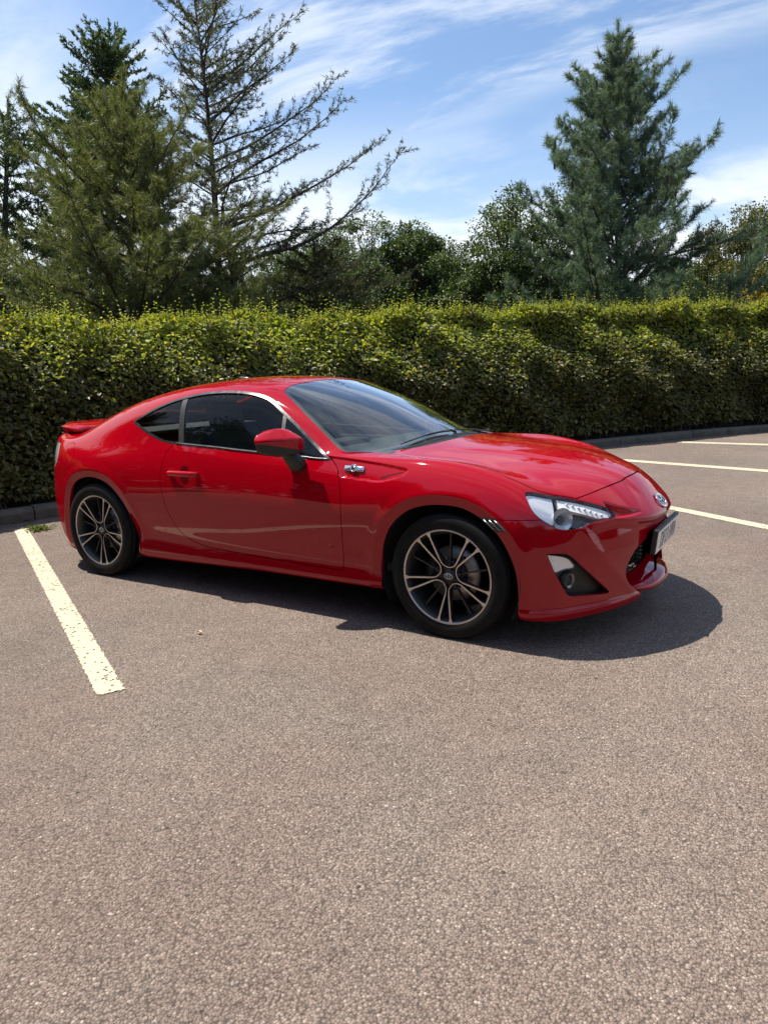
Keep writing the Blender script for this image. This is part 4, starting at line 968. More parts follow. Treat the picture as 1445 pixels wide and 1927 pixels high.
# kerb foot line in plan
KP=crv([(-7.5,-9),(-5.6,-5),(-4.35,-2.2),(-3.72,-.30),(-3.48,.75),(-3.0,2.5),(-2.05,4.9),(-.52,7.93),(.26,9.40),(1.35,11.2),(3.3,13.9),(6.2,17.6),(10,22),(17,29)],False,8)
def sweep(path,prof,z0=0):
    """prof: (offset to the hedge side, z)"""
    P=np.asarray(path); t=np.gradient(P,axis=0); t/=np.linalg.norm(t,axis=1)[:,None]; n=np.stack([-t[:,1],t[:,0]],1)
    V=[];F=[];m=len(prof)
    for i in range(len(P)):
        for o,z in prof: q=P[i]+n[i]*o; V.append((q[0],q[1],z+z0))
    for i in range(len(P)-1):
        for k in range(m-1): F.append((i*m+k,(i+1)*m+k,(i+1)*m+k+1,i*m+k+1))
    return V,F,n
V=[(-80,-60,0),(90,-60,0),(90,70,0),(-80,70,0)]
tag(mesh_obj('ground',V,[(0,1,2,3)],TAR,smooth=False),kind='structure')
CONC=mat('kerb_concrete'); g=G(CONC); co=g.n('ShaderNodeTexCoord').outputs['Object']
n1_=g.n('ShaderNodeTexNoise',Scale=7.0,Detail=8.0,Roughness=.7); g.l(co,n1_.inputs['Vector']); n2_=g.n('ShaderNodeTexNoise',Scale=130.0,Detail=3.0); g.l(co,n2_.inputs['Vector'])
c=g.mix(g.rng(n1_.outputs['Fac'],.3,.72,0,1),(.05,.048,.042),(.15,.14,.12)); c=g.mix(g.rng(n2_.outputs['Fac'],.35,.65,.0,.5),c,(.15,.14,.12)); ms=g.n('ShaderNodeTexNoise',Scale=3.0,Detail=4.0); g.l(co,ms.inputs['Vector']); c=g.mix(g.rng(ms.outputs['Fac'],.55,.7,0,.6),c,(.05,.06,.025))
finish(CONC,g,c,n2_.outputs['Fac'],.9,.003)
# kerb stones about 0.9 m long with open joints
seg=np.concatenate([[0],np.cumsum(np.linalg.norm(np.diff(KP,axis=0),axis=1))])
def along(s): return np.array([np.interp(s,seg,KP[:,0]),np.interp(s,seg,KP[:,1])])
s=0; parts=[]
while s<seg[-1]-1:
    L_=.905; pts_=[along(s+.006+ (L_-.012)*t) for t in np.linspace(0,1,4)]; j=RNG.normal(0,.004,3)
    v,f,_=sweep(np.array(pts_),[(0,-.05),(.0+j[0],.085),(.018+j[0],.118+j[1]),(.04,.125+j[1]),(.125,.125+j[1]),(.125,-.05)])
    m_=6; f=list(f)+[tuple(range(m_))[::-1],tuple(range(3*m_,4*m_))]; parts.append((v,f)); s+=L_
def join0(parts):
    V=[];F=[]
    for v,f in parts:
        n=len(V); V+=[tuple(p) for p in v]; F+=[tuple(i+n for i in q) for q in f]
    return V,F
v,f=join0(parts); tag(mesh_obj('kerb',v,f,CONC,smooth=False),kind='structure')
# soil bed behind the kerb, then grass
SOIL=mat('soil'); g=G(SOIL); co=g.n('ShaderNodeTexCoord').outputs['Object']; n1_=g.n('ShaderNodeTexNoise',Scale=22.0,Detail=8.0,Roughness=.7); g.l(co,n1_.inputs['Vector'])
finish(SOIL,g,g.mix(n1_.outputs['Fac'],(.025,.018,.012),(.09,.065,.045)),n1_.outputs['Fac'],.95,.03)
v,f,_=sweep(KP,[(.12,.07),(.4,.09),(1.6,.10)]); tag(mesh_obj('soil_bed',v,f,SOIL),kind='structure')
LAWN=mat('lawn'); g=G(LAWN); co=g.n('ShaderNodeTexCoord').outputs['Object']; n1_=g.n('ShaderNodeTexNoise',Scale=9.0,Detail=8.0,Roughness=.7); g.l(co,n1_.inputs['Vector'])
finish(LAWN,g,g.mix(n1_.outputs['Fac'],(.035,.055,.012),(.10,.12,.03)),n1_.outputs['Fac'],.9,.03)
v,f,_=sweep(KP,[(1.55,.095),(5,.12),(20,.2),(60,.3)]); tag(mesh_obj('grass_field',v,f,LAWN),kind='structure')
# leaf litter swept along the kerb foot
LIT=mat('leaf_litter'); g=G(LIT); gi=g.n('ShaderNodeNewGeometry').outputs['Random Per Island']; r=g.n('ShaderNodeValToRGB'); e=r.color_ramp.elements; e[0].color=(.05,.03,.02,1); e[1].color=(.30,.19,.10,1); q=e.new(.6); q.color=(.13,.085,.05,1); g.l(gi,r.inputs[0]); g.l(r.outputs[0],LIT.node_tree.nodes['Principled BSDF'].inputs['Base Color'])
k=5200; s=RNG.uniform(0,seg[-1]*.8,k); off=-np.abs(RNG.exponential(.085,k)); ctr=np.array([along(a) for a in s]); t_=np.array([along(a+.05) for a in s])-ctr; t_/=np.linalg.norm(t_,axis=1)[:,None]; nn=np.stack([-t_[:,1],t_[:,0]],1); ctr=ctr+nn*off[:,None]
a=RNG.uniform(0,6.283,k); sz=RNG.uniform(.006,.020,k); Vq=np.zeros((k,4,3))
for j in range(4):
    an=a+j*1.5708; rr=sz*(1 if j%2==0 else .55); Vq[:,j,0]=ctr[:,0]+np.cos(an)*rr; Vq[:,j,1]=ctr[:,1]+np.sin(an)*rr; Vq[:,j,2]=.004+RNG.uniform(0,.010,k)
tag(mesh_obj('leaf_litter',Vq.reshape(-1,3),np.arange(k*4).reshape(k,4),LIT,smooth=False),'dry brown leaf litter gathered along the foot of the kerb','leaf litter',kind='stuff')
# painted bay lines, worn and ragged
def line_mat():
    m=mat('worn_line_paint'); g=G(m); co=g.n('ShaderNodeTexCoord').outputs['Object']; uv=g.n('ShaderNodeUVMap').outputs[0]
    c,h=asphalt_colour(g,co)
    su=g.n('ShaderNodeSeparateXYZ'); g.l(uv,su.inputs[0])
    v=g.n('ShaderNodeTexVoronoi',Scale=62.0); g.l(co,v.inputs['Vector']); sv=g.n('ShaderNodeSeparateXYZ'); g.l(v.outputs['Color'],sv.inputs[0])
    nb=g.n('ShaderNodeTexNoise',Scale=4.0,Detail=4.0); g.l(co,nb.inputs['Vector']); nf=g.n('ShaderNodeTexNoise',Scale=95.0,Detail=3.0); g.l(co,nf.inputs['Vector'])
    thr=g.rng(nb.outputs['Fac'],.35,.65,.06,.34)
    hole=g.math('MULTIPLY',g.math('LESS_THAN',sv.outputs[0],thr),g.math('LESS_THAN',v.outputs['Distance'],.42))
    edge=g.math('ADD',su.outputs[1],g.math('MULTIPLY',g.math('SUBTRACT',nf.outputs['Fac'],.5),.028))
    out_=g.math('LESS_THAN',edge,.006)
    a=g.math('MAXIMUM',hole,out_)
    dirt=g.n('ShaderNodeTexNoise',Scale=28.0,Detail=6.0,Roughness=.7); g.l(co,dirt.inputs['Vector'])
    pc=g.mix(g.rng(dirt.outputs['Fac'],.4,.75,0,.45),(.56,.51,.365),(.36,.32,.24))
    b=m.node_tree.nodes['Principled BSDF']; g.l(pc,b.inputs['Base Color']); b.inputs['Roughness'].default_value=.75
    g.l(g.math('SUBTRACT',1.0,a),b.inputs['Alpha'])
    bp=g.n('ShaderNodeBump',Strength=.6,Distance=.003); g.l(h,bp.inputs['Height']); g.l(bp.outputs[0],b.inputs['Normal']); return m
LINE=line_mat()
def bay_line(a0,a1,w0,w1):
    a0=Vector((*a0,0));a1=Vector((*a1,0)); L_=(a1-a0).length; t=(a1-a0).normalized(); n=Vector((-t.y,t.x,0)); V=[];F=[];U=[]; rows=[0,.02]+list(np.linspace(.1,L_-.1,22))+[L_-.02,L_]; k=len(rows)-1
    for i,d_ in enumerate(rows):
        w=(w0+(w1-w0)*d_/L_)/2+.012; c=a0+(a1-a0)*(d_/L_); e=0 if i in (0,k) else .02
        for s,sv in ((-w,0),(-w+.02,.02),(w-.02,.02),(w,0)): V.append(c+n*s+Vector((0,0,.004))); U.append((d_,sv,e))
    for i in range(k):
        for q in range(3): a=i*4+q; F.append((a,a+4,a+5,a+1))
    o=mesh_obj('parking_line',V,F,LINE,smooth=False); me=o.data; ul=me.uv_layers.new(name='UVMap')
    for l in me.loops: u=U[l.vertex_index]; ul.data[l.index].uv=(u[0],min(u[1],u[2]))
    tag(o,kind='structure')
bay_line((-3.32,-.185),(.335,-2.07),.10,.10)
bay_line((2.75,2.27),(-1.6,5.2),.13,.13)
bay_line((3.6,5.52),(-.75,6.75),.20,.20)
bay_line((5.2,8.98),(.55,9.22),.24,.24)
bay_line((8.2,11.6),(3.3,12.6),.14,.14)
# ---------------------------------------------------------------- foliage tools
def leaf_mat(name,cols,trans=.35,rough=.45,spec=.4):
    """per-leaf colour from a ramp, light shining through"""
    m=D.materials.new(name); m.use_nodes=True; g=G(m); b=g.t.nodes['Principled BSDF']; o=[n for n in g.t.nodes if n.type=='OUTPUT_MATERIAL'][0]
    gi=g.n('ShaderNodeNewGeometry').outputs['Random Per Island']; r=g.n('ShaderNodeValToRGB'); e=r.color_ramp.elements
    e[0].position=0; e[0].color=(*cols[0],1); e[1].position=1; e[1].color=(*cols[-1],1)
    for i,c in enumerate(cols[1:-1]): q=e.new((i+1)/(len(cols)-1)); q.color=(*c,1)
    g.l(gi,r.inputs[0])
    co=g.n('ShaderNodeTexCoord').outputs['Object']; n=g.n('ShaderNodeTexNoise',Scale=1.3,Detail=3.0); g.l(co,n.inputs['Vector'])
    c=g.mix(1.0,r.outputs[0],g.rng(n.outputs['Fac'],.3,.7,.78,1.25),'MULTIPLY')
    g.l(c,b.inputs['Base Color']); b.inputs['Roughness'].default_value=rough; b.inputs['Specular IOR Level'].default_value=spec
    t=g.n('ShaderNodeBsdfTranslucent'); g.l(g.mix(1.0,c,(1.35,1.25,.55),'MULTIPLY'),t.inputs[0]); mx=g.n('ShaderNodeMixShader',**{}); mx.inputs[0].default_value=trans
    g.l(b.outputs[0],mx.inputs[1]); g.l(t.outputs[0],mx.inputs[2]); g.l(mx.outputs[0],o.inputs[0]); return m
def unit(v): return v/np.maximum(np.linalg.norm(v,axis=-1,keepdims=True),1e-9)
def leaves(P,Dr,Nr,L,W,fold=.25):
    """P base points, Dr leaf direction, Nr approx. normal, length, width -> V,F (two quads a leaf)"""
    k=len(P); Dr=unit(Dr); S=unit(np.cross(Dr,Nr)); U=np.cross(S,Dr); L=L[:,None];W=W[:,None]
    base=P;tip=P+Dr*L-U*L*.08
    l1=P+Dr*L*.33-S*W*.5+U*W*fold;r1=P+Dr*L*.33+S*W*.5+U*W*fold;l2=P+Dr*L*.72-S*W*.36+U*W*fold*.6;r2=P+Dr*L*.72+S*W*.36+U*W*fold*.6
    V=np.stack([base,r1,r2,tip,l2,l1],1).reshape(-1,3); i=np.arange(k)[:,None]*6
    F=np.concatenate([i+np.array([[0,1,2,3]]),i+np.array([[0,3,4,5]])],1).reshape(-1,4); return V,F
def needles(P,Dr,L,W):
    k=len(P); Dr=unit(Dr); S=unit(np.cross(Dr,RNG.normal(size=(k,3)))); L=L[:,None];W=W[:,None]
    V=np.stack([P-S*W*.5,P+S*W*.5,P+Dr*L+S*W*.18,P+Dr*L-S*W*.18],1).reshape(-1,3); return V,np.arange(k*4).reshape(k,4)
BARK=mat('bark'); g=G(BARK); co=g.n('ShaderNodeTexCoord').outputs['Object']; mp_=g.n('ShaderNodeMapping'); mp_.inputs['Scale'].default_value=(9,9,2.2); g.l(co,mp_.inputs[0]); n_=g.n('ShaderNodeTexNoise',Scale=2.0,Detail=7.0,Roughness=.7); g.l(mp_.outputs[0],n_.inputs['Vector'])
finish(BARK,g,g.mix(g.rng(n_.outputs['Fac'],.3,.7,0,1),(.035,.026,.020),(.13,.10,.08)),n_.outputs['Fac'],.95,.03)
LAST={}
class Limbs:
    def __init__(s): s.V=[];s.F=[]
    def add(s,P,r0,r1,n=6):
        k=len(P); P=np.asarray(P); t=unit(np.gradient(P,axis=0)); ref=np.array([0,0,1.]) if abs(t[0][2])<.9 else np.array([1.,0,0]); b=len(s.V)
        for i in range(k):
            a=unit(np.cross(t[i],ref)); c=np.cross(t[i],a); r=r0+(r1-r0)*i/(k-1)
            for j in range(n): an=2*math.pi*j/n; s.V.append(P[i]+a*(r*math.cos(an))+c*(r*math.sin(an)))
        for i in range(k-1):
            for j in range(n): s.F.append((b+i*n+j,b+i*n+(j+1)%n,b+(i+1)*n+(j+1)%n,b+(i+1)*n+j))
def finish_tree(name,label,cat,loc,limbs,Vf,Ff,lm,group=None,bark=None):
    r=empty(name,loc); tag(r,label,cat,group); z=np.array(loc)
    if len(limbs.V): mesh_obj('trunk',np.array(limbs.V)-z,np.array(limbs.F),bark or BARK,r)
    mesh_obj('crown',Vf-z,Ff,lm,r,smooth=False); return r
def conifer(name,label,base,H,R,prof,lm,seed,nl=.11,nw=.006,whorl=.42,elev=(55,5),tuft=14,step=.10,twl=.55,bend=(0,0),r0=.13,droop=0,first=.08,density=1,ntw=1.0,lat=1.0,asym=None,sparse=0,bark=None,fwd=.9,vmin=.70):
    rg=np.random.default_rng(seed); base=np.array(base,float); lb=Limbs()
    zs=np.linspace(0,1,14); tr=np.stack([base[0]+bend[0]*zs**1.5+.03*H/8*np.sin(zs*7+seed),base[1]+bend[1]*zs**1.5+.03*H/8*np.cos(zs*5+seed),base[2]+H*zs],1); lb.add(tr,r0,.012,8)
    def tp(f): return np.array([np.interp(f,zs,tr[:,i]) for i in range(3)])
    TP=[];TD=[]     # tufts
    z=first*H; 
    while z<H*.95:
        f=z/H; Rm=R*prof(f); nb=int(rg.integers(4,7)) if f<.9 else int(rg.integers(3,5)); a0=rg.uniform(0,6.28)
        for b in range(nb):
            if rg.uniform()<sparse: continue
            a=a0+b*6.283/nb+rg.normal(0,.25); L_=Rm*rg.uniform(vmin,1.14)
            if asym: L_*=asym(a,f)
            if L_<.12: L_=.12
            el=math.radians(elev[1]+(elev[0]-elev[1])*f+rg.normal(0,5)); L_/=max(.38,math.cos(el)); n=max(4,int(L_/.22)); h=np.array([math.cos(a),math.sin(a),0]); pts=[];p=tp(f+rg.uniform(-.01,.01)); d=h*math.cos(el)+np.array([0,0,math.sin(el)]); 
            sl=L_/n
            for i in range(n+1):
                pts.append(p.copy()); t=i/n
                d=unit(d+np.array([0,0,(.10-droop*.20)*(t-.25*(1+droop))])+rg.normal(0,.055,3)); p=p+d*sl
            pts=np.array(pts); rb=max(.008,.011*L_/1.5+.004); lb.add(pts,rb*1.3,.004,5)
            # side twigs
            s=.18*L_ if L_>.8 else .05
            sidef=1
            while s<L_:
                t=s/L_; i=min(int(t*n),n-1); q=pts[i]+(pts[i+1]-pts[i])*(t*n-i); dd=unit(pts[i+1]-pts[i]); lt=unit(np.cross(dd,[0,0,1.]))*sidef; sidef*=-1
                tl=twl*L_**.5*(1.05-t*.75)*rg.uniform(.55,1.15)*lat*min(1,.40+1.6*(1-f)); m=max(2,int(tl/.14)); e=unit(dd*fwd+lt*rg.uniform(.6,1.1)+np.array([0,0,rg.normal(.16-droop*.5,.22)])); w=[q]; 
                for _ in range(m): e=unit(e+np.array([0,0,.08-droop*.22])+rg.normal(0,.10,3)); w.append(w[-1]+e*tl/m)
                w=np.array(w); lb.add(w,.006,.003,3)
                u=.25*tl if tl>.25 else 0
                while u<=tl:
                    k_=min(int(u/tl*m),m-1); pq=w[k_]+(w[k_+1]-w[k_])*(u/tl*m-k_); TP.append(pq); TD.append(unit(w[k_+1]-w[k_]+rg.normal(0,.18,3))); u+=step/density
                s+=rg.uniform(.13,.24)/ntw
            TP.append(pts[-1]); TD.append(unit(pts[-1]-pts[-2])); TP.append(pts[-2]*.5+pts[-1]*.5); TD.append(unit(pts[-1]-pts[-2]))
        z+=whorl*(1.15-.75*f)*rg.uniform(.8,1.2)
    for q in range(4): TP.append(tp(1)-np.array([0,0,q*.09])); TD.append(np.array([0,0,1.]))
    TP=np.array(TP);TD=np.array(TD); k=len(TP); LAST['tips']=TP; P=np.repeat(TP,tuft,0)+rg.normal(0,.012,(k*tuft,3)); ax=np.repeat(TD,tuft,0)
    rd=unit(rg.normal(size=(k*tuft,3))); rd=unit(rd-ax*(rd*ax).sum(1)[:,None]); sp_=rg.uniform(.35,1.25,(k*tuft,1)); Dn=ax+rd*sp_+np.array([0,0,-.05]); P=P+ax*rg.uniform(-.05,.05,(k*tuft,1))
    V,F=needles(P,Dn,rg.uniform(.65,1.1,k*tuft)*nl,np.full(k*tuft,nw)*rg.uniform(.8,1.3,k*tuft))
    return finish_tree(name,label,'tree',tuple(base),lb,V,F,lm,bark=bark)
def broadleaf(name,label,base,H,R,lm,seed,leaf=.11,clumps=60,per=170,cr=.55,z0=.25,flat=1.0,cat='tree',shape=None,trunk_r=.16,pushz=0):
    rg=np.random.default_rng(seed); base=np.array(base,float); lb=Limbs(); top=base+np.array([rg.normal(0,.1),rg.normal(0,.1),H*.75])
    tr=np.array([base+(top-base)*t+np.array([math.sin(t*5+seed),math.cos(t*4+seed),0])*.05*H/6*t for t in np.linspace(0,1,9)]); lb.add(tr,trunk_r,.04,8)
    C_=[]
    for i in range(clumps):
        u=rg.uniform(-1,1); a=rg.uniform(0,6.283); rr=rg.uniform(.3,1)**.5; s=math.sqrt(1-u*u)
        p=np.array([s*math.cos(a)*R*rr,s*math.sin(a)*R*rr*flat,(z0+(1-z0)*(u*rr*.5+.5))*H-cr*.4]); k=.82+.36*rg.uniform(); p[:2]*=k
        if shape: p=shape(p,rg)
        c=base+p; C_.append(c); f=min(.95,max(.12,(c[2]-base[2])/H*.72)); j=int(f*8); st=tr[j]; mid=(st+c)/2+rg.normal(0,.12,3)+np.array([0,0,-.1]); lb.add(np.array([st,mid,c]),.045,.012,5)
        for q in range(3): lb.add(np.array([mid,(mid+c)/2+rg.normal(0,.12,3),c+rg.normal(0,cr*.55,3)]),.016,.005,4)
    C_=np.array(C_); n=len(C_); rad=rg.uniform(.6,1.25,n)*cr
    Cc=np.repeat(C_,per,0); rr=np.repeat(rad,per)[:,None]; off=unit(rg.normal(size=(n*per,3)))*rg.uniform(.25,1,(n*per,1))**.45*rr; off[:,2]*=.72
    lump=1+.35*np.sin(off[:,0:1]/rr*5+Cc[:,0:1]*9)*np.sin(off[:,1:2]/rr*6+Cc[:,1:2]*7); off*=lump
    P=Cc+off; Dn=unit(off)+rg.normal(0,.7,P.shape)+np.array([0,0,-.2]); Nn=np.array([0,0,1.])+unit(off)*.6+rg.normal(0,.5,P.shape)
    L_=rg.uniform(.6,1.2,len(P))*leaf; V,F=leaves(P,Dn,Nn,L_,L_*.62)
    return finish_tree(name,label,cat,tuple(base),lb,V,F,lm)
# ---------------------------------------------------------------- hedge
HCOL=leaf_mat('hedge_leaf',[(0.046,0.052,0.018),(0.085,0.096,0.029),(0.111,0.124,0.039),(0.143,0.143,0.052),(0.208,0.189,0.072)],.28,.46,.35)
HNEW=leaf_mat('hedge_new_leaf',[(0.138,0.196,0.029),(0.218,0.287,0.040),(0.287,0.345,0.063),(0.356,0.391,0.081),(0.437,0.437,0.081)],.48,.5,.3)
hs=np.concatenate([[0],np.cumsum(np.linalg.norm(np.diff(KP,axis=0),axis=1))])
def htop(s):      # top height along the hedge
    return np.interp(s,[0,6,9.5,12,16,20,26,34],[1.90,1.92,1.93,1.96,2.16,2.32,2.52,2.65])+.05*np.sin(s*2.1)+.04*np.sin(s*5.3+1)+.025*np.sin(s*11.7)
def hface(s,z): return .22+.10*np.sin(s*1.7+z*2)*.5+.05*np.sin(s*4.1+z*5)+.035*np.sin(s*9.3-z*8)+.07*np.sin(s*2.9+z*3.1)*np.sin(z*4.2-s)+.66*np.clip((z-1.10)/.85,0,1.1)**1.3
def hframe(s):
    p=np.stack([np.interp(s,hs,KP[:,0]),np.interp(s,hs,KP[:,1])],1); q=np.stack([np.interp(s+.05,hs,KP[:,0]),np.interp(s+.05,hs,KP[:,1])],1); t=unit(q-p); return p,np.stack([-t[:,1],t[:,0]],1),t
s0,s1=4.0,33.0
hedge=empty('hedge',(-3.9,.5,.1)); tag(hedge,'long clipped beech hedge with yellow-green new growth running behind the car','hedge')
def to_hedge(V): return V-np.array([-3.9,.5,.1])
# woody core
ss=np.linspace(s0,s1,150); p,n,t=hframe(ss); V=[];F=[]
for i,s in enumerate(ss):
    T_=htop(s)-.22
    for o,z in ((hface(s,.2)+.22,.05),(hface(s,.8)+.20,.8),(hface(s,1.4)+.22,1.4),(hface(s,T_)+.28,T_-.05),(1.0,T_),(1.55,T_-.15),(1.7,.05)): V.append((p[i,0]+n[i,0]*o,p[i,1]+n[i,1]*o,z))
for i in range(len(ss)-1):
    for k in range(6): F.append((i*7+k,(i+1)*7+k,(i+1)*7+k+1,i*7+k+1))
CORE=mat('hedge_twigs',(.014,.013,.007),1.0); noise_into(CORE,'Roughness',30,.9,1)
mesh_obj('inner_twigs',to_hedge(np.array(V)),np.array(F),CORE,hedge)
def hedge_leaves(k,kind,rg):
    # density falls with distance along the hedge
    s=s0+(s1-s0)*rg.uniform(0,1,k)**1.0; dist=np.clip(np.abs(s-9)/14,0,1); T_=htop(s)
    if kind=='face': z=rg.uniform(.10,1,k)*T_*.98; dep=np.abs(rg.normal(0,.075,k)); o=hface(s,z)+dep
    else:
        z=T_-np.abs(rg.normal(0,.10,k)); w=rg.uniform(0,1,k); o=hface(s,T_)+w*(1.5-hface(s,T_)); z-= .10*np.clip(1-w*6,0,1)+.12*np.clip(w*5-4,0,1)
    p,n,t=hframe(s); P=np.concatenate([p+n*o[:,None],z[:,None]],1); 
    up=np.array([0,0,1.]); out=np.concatenate([-n,np.zeros((k,1))],1)
    if kind=='top': out=np.tile(up,(k,1))
    tt=np.concatenate([t,np.zeros((k,1))],1)
    Dn=out*.7+tt*rg.normal(0,.8,(k,1))+up*rg.normal(-.15 if kind=='face' else .3,.45,(k,1)); Nn=up*.75+out*.65+rg.normal(0,.42,(k,3))
    size=rg.uniform(.6,1.2,k)*(.070+.008*dist)
    return P,Dn,Nn,size,z/T_
rg=np.random.default_rng(3)
P1,D1,N1,S1,h1=hedge_leaves(120000,'face',rg); P2,D2,N2,S2,h2=hedge_leaves(60000,'top',rg)
P_=np.concatenate([P1,P2]);D_=np.concatenate([D1,D2]);N_=np.concatenate([N1,N2]);S_=np.concatenate([S1,S2]);hh=np.concatenate([h1,h2])
patch=.5+.5*np.sin(P_[:,0]*1.9+P_[:,1]*1.3)*np.sin(P_[:,1]*2.7+1)
young=rg.uniform(0,1,len(P_))<np.clip((hh-.52)/.34,0,1)*(.60+.40*patch)+.02
V,F=leaves(P_[~young],D_[~young],N_[~young],S_[~young],S_[~young]*.66); mesh_obj('old_leaves',to_hedge(V),F,HCOL,hedge,smooth=False)
# upright shoots on top
k=3400; s=rg.uniform(s0,s1,k); T_=htop(s); w=rg.uniform(0,1,k); o=hface(s,T_)+.02+w*(1.35-hface(s,T_)); p,n,t=hframe(s); Ls=rg.exponential(.07,k)+.04; Ls=np.minimum(Ls*1.25,.42)
b_=np.concatenate([p+n*o[:,None],(T_-.08)[:,None]],1); dr=unit(np.stack([rg.normal(0,.22,k),rg.normal(0,.22,k),np.ones(k)],1)); PP=[];DD=[];SS=[]
st=Limbs()
for j in range(7):
    f=(j+1)/7; m=Ls*f<Ls+1; PP.append(b_+dr*((Ls+.06)*f)[:,None]); a=rg.uniform(0,6.28,k); DD.append(np.stack([np.cos(a),np.sin(a),rg.uniform(.1,.8,k)],1)); SS.append(rg.uniform(.03,.052,k)*(1.1-.45*f))
PP=np.concatenate(PP);DD=np.concatenate(DD);SS=np.concatenate(SS)
PY=np.concatenate([P_[young],PP]);DY=np.concatenate([D_[young],DD]);NY=np.concatenate([N_[young],np.tile([0,0,1.],(len(PP),1))+rg.normal(0,.4,PP.shape)]);SY=np.concatenate([S_[young]*.88,SS])
V,F=leaves(PY,DY,NY,SY,SY*.62); mesh_obj('new_leaves',to_hedge(V),F,HNEW,hedge,smooth=False)
for i in range(0,k,2): st.add(np.array([b_[i],b_[i]+dr[i]*(Ls[i]+.05)]),.003,.0015,3)
# a few bare stems low on the face
for i in range(260):
    s=rg.uniform(s0,s1,1); p,n,t=hframe(s); z=rg.uniform(.1,.5); o=hface(s,z)+rg.uniform(.03,.2); q=np.array([p[0,0]+n[0,0]*o[0],p[0,1]+n[0,1]*o[0],.06]); e=q+np.array([rg.normal(0,.12),rg.normal(0,.12),rg.uniform(.4,1.1)]); st.add(np.array([q,(q+e)/2+rg.normal(0,.04,3),e]),.011,.005,5)
mesh_obj('stems',to_hedge(np.array(st.V)),np.array(st.F),BARK,hedge)
# ---------------------------------------------------------------- trees beyond the hedge (placed where they stand)
def at(u,v,d):    # a point seen along the camera's line at distance d, used only to find tree positions on the ground
    r=Vector(_f)+Vector(_r2)*((u-722.5)/1367.6)-Vector(_u2)*((v-963.5)/1367.6); return Vector(CAM_P)+r*d
def gp(u,d): q=at(u,700,d); return (q.x,q.y,.12)
def vpix(p):
    d=Vector(p)-Vector(CAM_P); return 963.5-1367.6*(d.dot(_u2)/d.dot(_f))
def hgt(u,v,d):     # height above the ground that reaches as high as seen
    b=gp(u,d); lo,hi=0,30
    for _ in range(40):
        m_=(lo+hi)/2
        if vpix((b[0],b[1],b[2]+m_))>v: lo=m_
        else: hi=m_
    return lo
NB=leaf_mat('blue_green_needle',[(0.055,0.099,0.079),(0.083,0.138,0.110),(0.116,0.182,0.143),(0.165,0.237,0.182)],.38,.5,.35)
NG=leaf_mat('olive_pine_needle',[(0.068,0.094,0.036),(0.110,0.146,0.058),(0.157,0.193,0.084),(0.235,0.255,0.117)],.38,.5,.35)
NS=leaf_mat('spruce_needle',[(0.033,0.061,0.033),(0.057,0.098,0.048),(0.081,0.129,0.061),(0.112,0.162,0.068)],.38,.55,.3)
NT=leaf_mat('grey_green_needle',[(0.044,0.062,0.040),(0.066,0.088,0.057),(0.094,0.116,0.077),(0.132,0.138,0.094)],.38,.5,.3)
NBR=leaf_mat('brownish_needle',[(.060,.064,.030),(.085,.088,.042),(.12,.115,.058)],.38,.6,.2)
B1=leaf_mat('oak_leaf',[(0.036,0.065,0.019),(0.061,0.103,0.029),(0.089,0.138,0.042),(0.138,0.194,0.061)],.28,.45,.4)
B2=leaf_mat('pale_leaf',[(0.068,0.105,0.051),(0.098,0.143,0.068),(0.135,0.188,0.090)],.28,.5,.35)
B3=leaf_mat('olive_leaf',[(0.065,0.072,0.018),(0.098,0.111,0.026),(0.130,0.143,0.039)],.28,.5,.35)
cone=lambda p:(lambda f:max(0.02,(1-f))**p)
def stand(ub,ut,vt,d):
    b=gp(ub,d); t=at(ut,vt,d); return b,t.z-.12,(t.x-b[0],t.y-b[1])
b,H_,bd=stand(1155,1166,42,21.0)
conifer('pine_tree','large bushy blue-green pine standing alone on the right, cones hanging near its top',b,H_,4.8,lambda f:min(1,(1-f)**1.0*1.15)*(.88+.12*math.sin(f*19)),NB,11,nl=.19,nw=.011,whorl=.42,elev=(46,26),tuft=26,step=.105,twl=.60,bend=bd,r0=.13,first=.03,ntw=1.4,vmin=.5)
pine=[o for o in D.objects if o.name=='pine_tree'][0]; CONE=mat('cone_brown',(.05,.032,.02),.8); noise_into(CONE,'Roughness',60,.7,.9)
rg=np.random.default_rng(4); tips=LAST['tips']; hi=tips[(tips[:,2]>H_*.5)]; rad=np.hypot(hi[:,0]-b[0]-bd[0]*.7,hi[:,1]-b[1]-bd[1]*.7); hi=hi[np.argsort(-rad*rg.uniform(.8,1,len(hi)))[:400:33]]
cv,cf=ball((0,0,-.11),.032,(1,1,3.6),10,8); cme=None
for q in hi:
    if cme is None: co_=mesh_obj('cone',cv,cf,CONE,pine); cme=co_.data
    else: co_=D.objects.new('cone',cme); COL.objects.link(co_); co_.parent=pine
    co_.location=(q[0]-b[0],q[1]-b[1],q[2]-b[2])
b,H_,bd=stand(252,232,168,12.5)
conifer('pine_tree','wide bushy olive-green pine in front of the spruce on the left',b,H_,3.9,lambda f:min(1,(1-f)**1.0*1.15)*(.88+.12*math.sin(f*23)),NG,23,nl=.125,nw=.0075,whorl=.27,elev=(48,12),tuft=25,step=.08,twl=.52,bend=bd,r0=.11,first=.03,ntw=1.5)
b,H_,bd=stand(215,205,42,17.0)
conifer('spruce_tree','dark pointed spruce rising highest behind the bushy olive pine',b,H_,4.3,lambda f:((1-f)**.9)*(.85+.15*math.sin(f*31))+.015,NS,31,nl=.07,nw=.026,whorl=.25,elev=(45,-5),tuft=10,step=.06,twl=.52,bend=bd,r0=.16,first=.05,droop=.45,ntw=1.8)
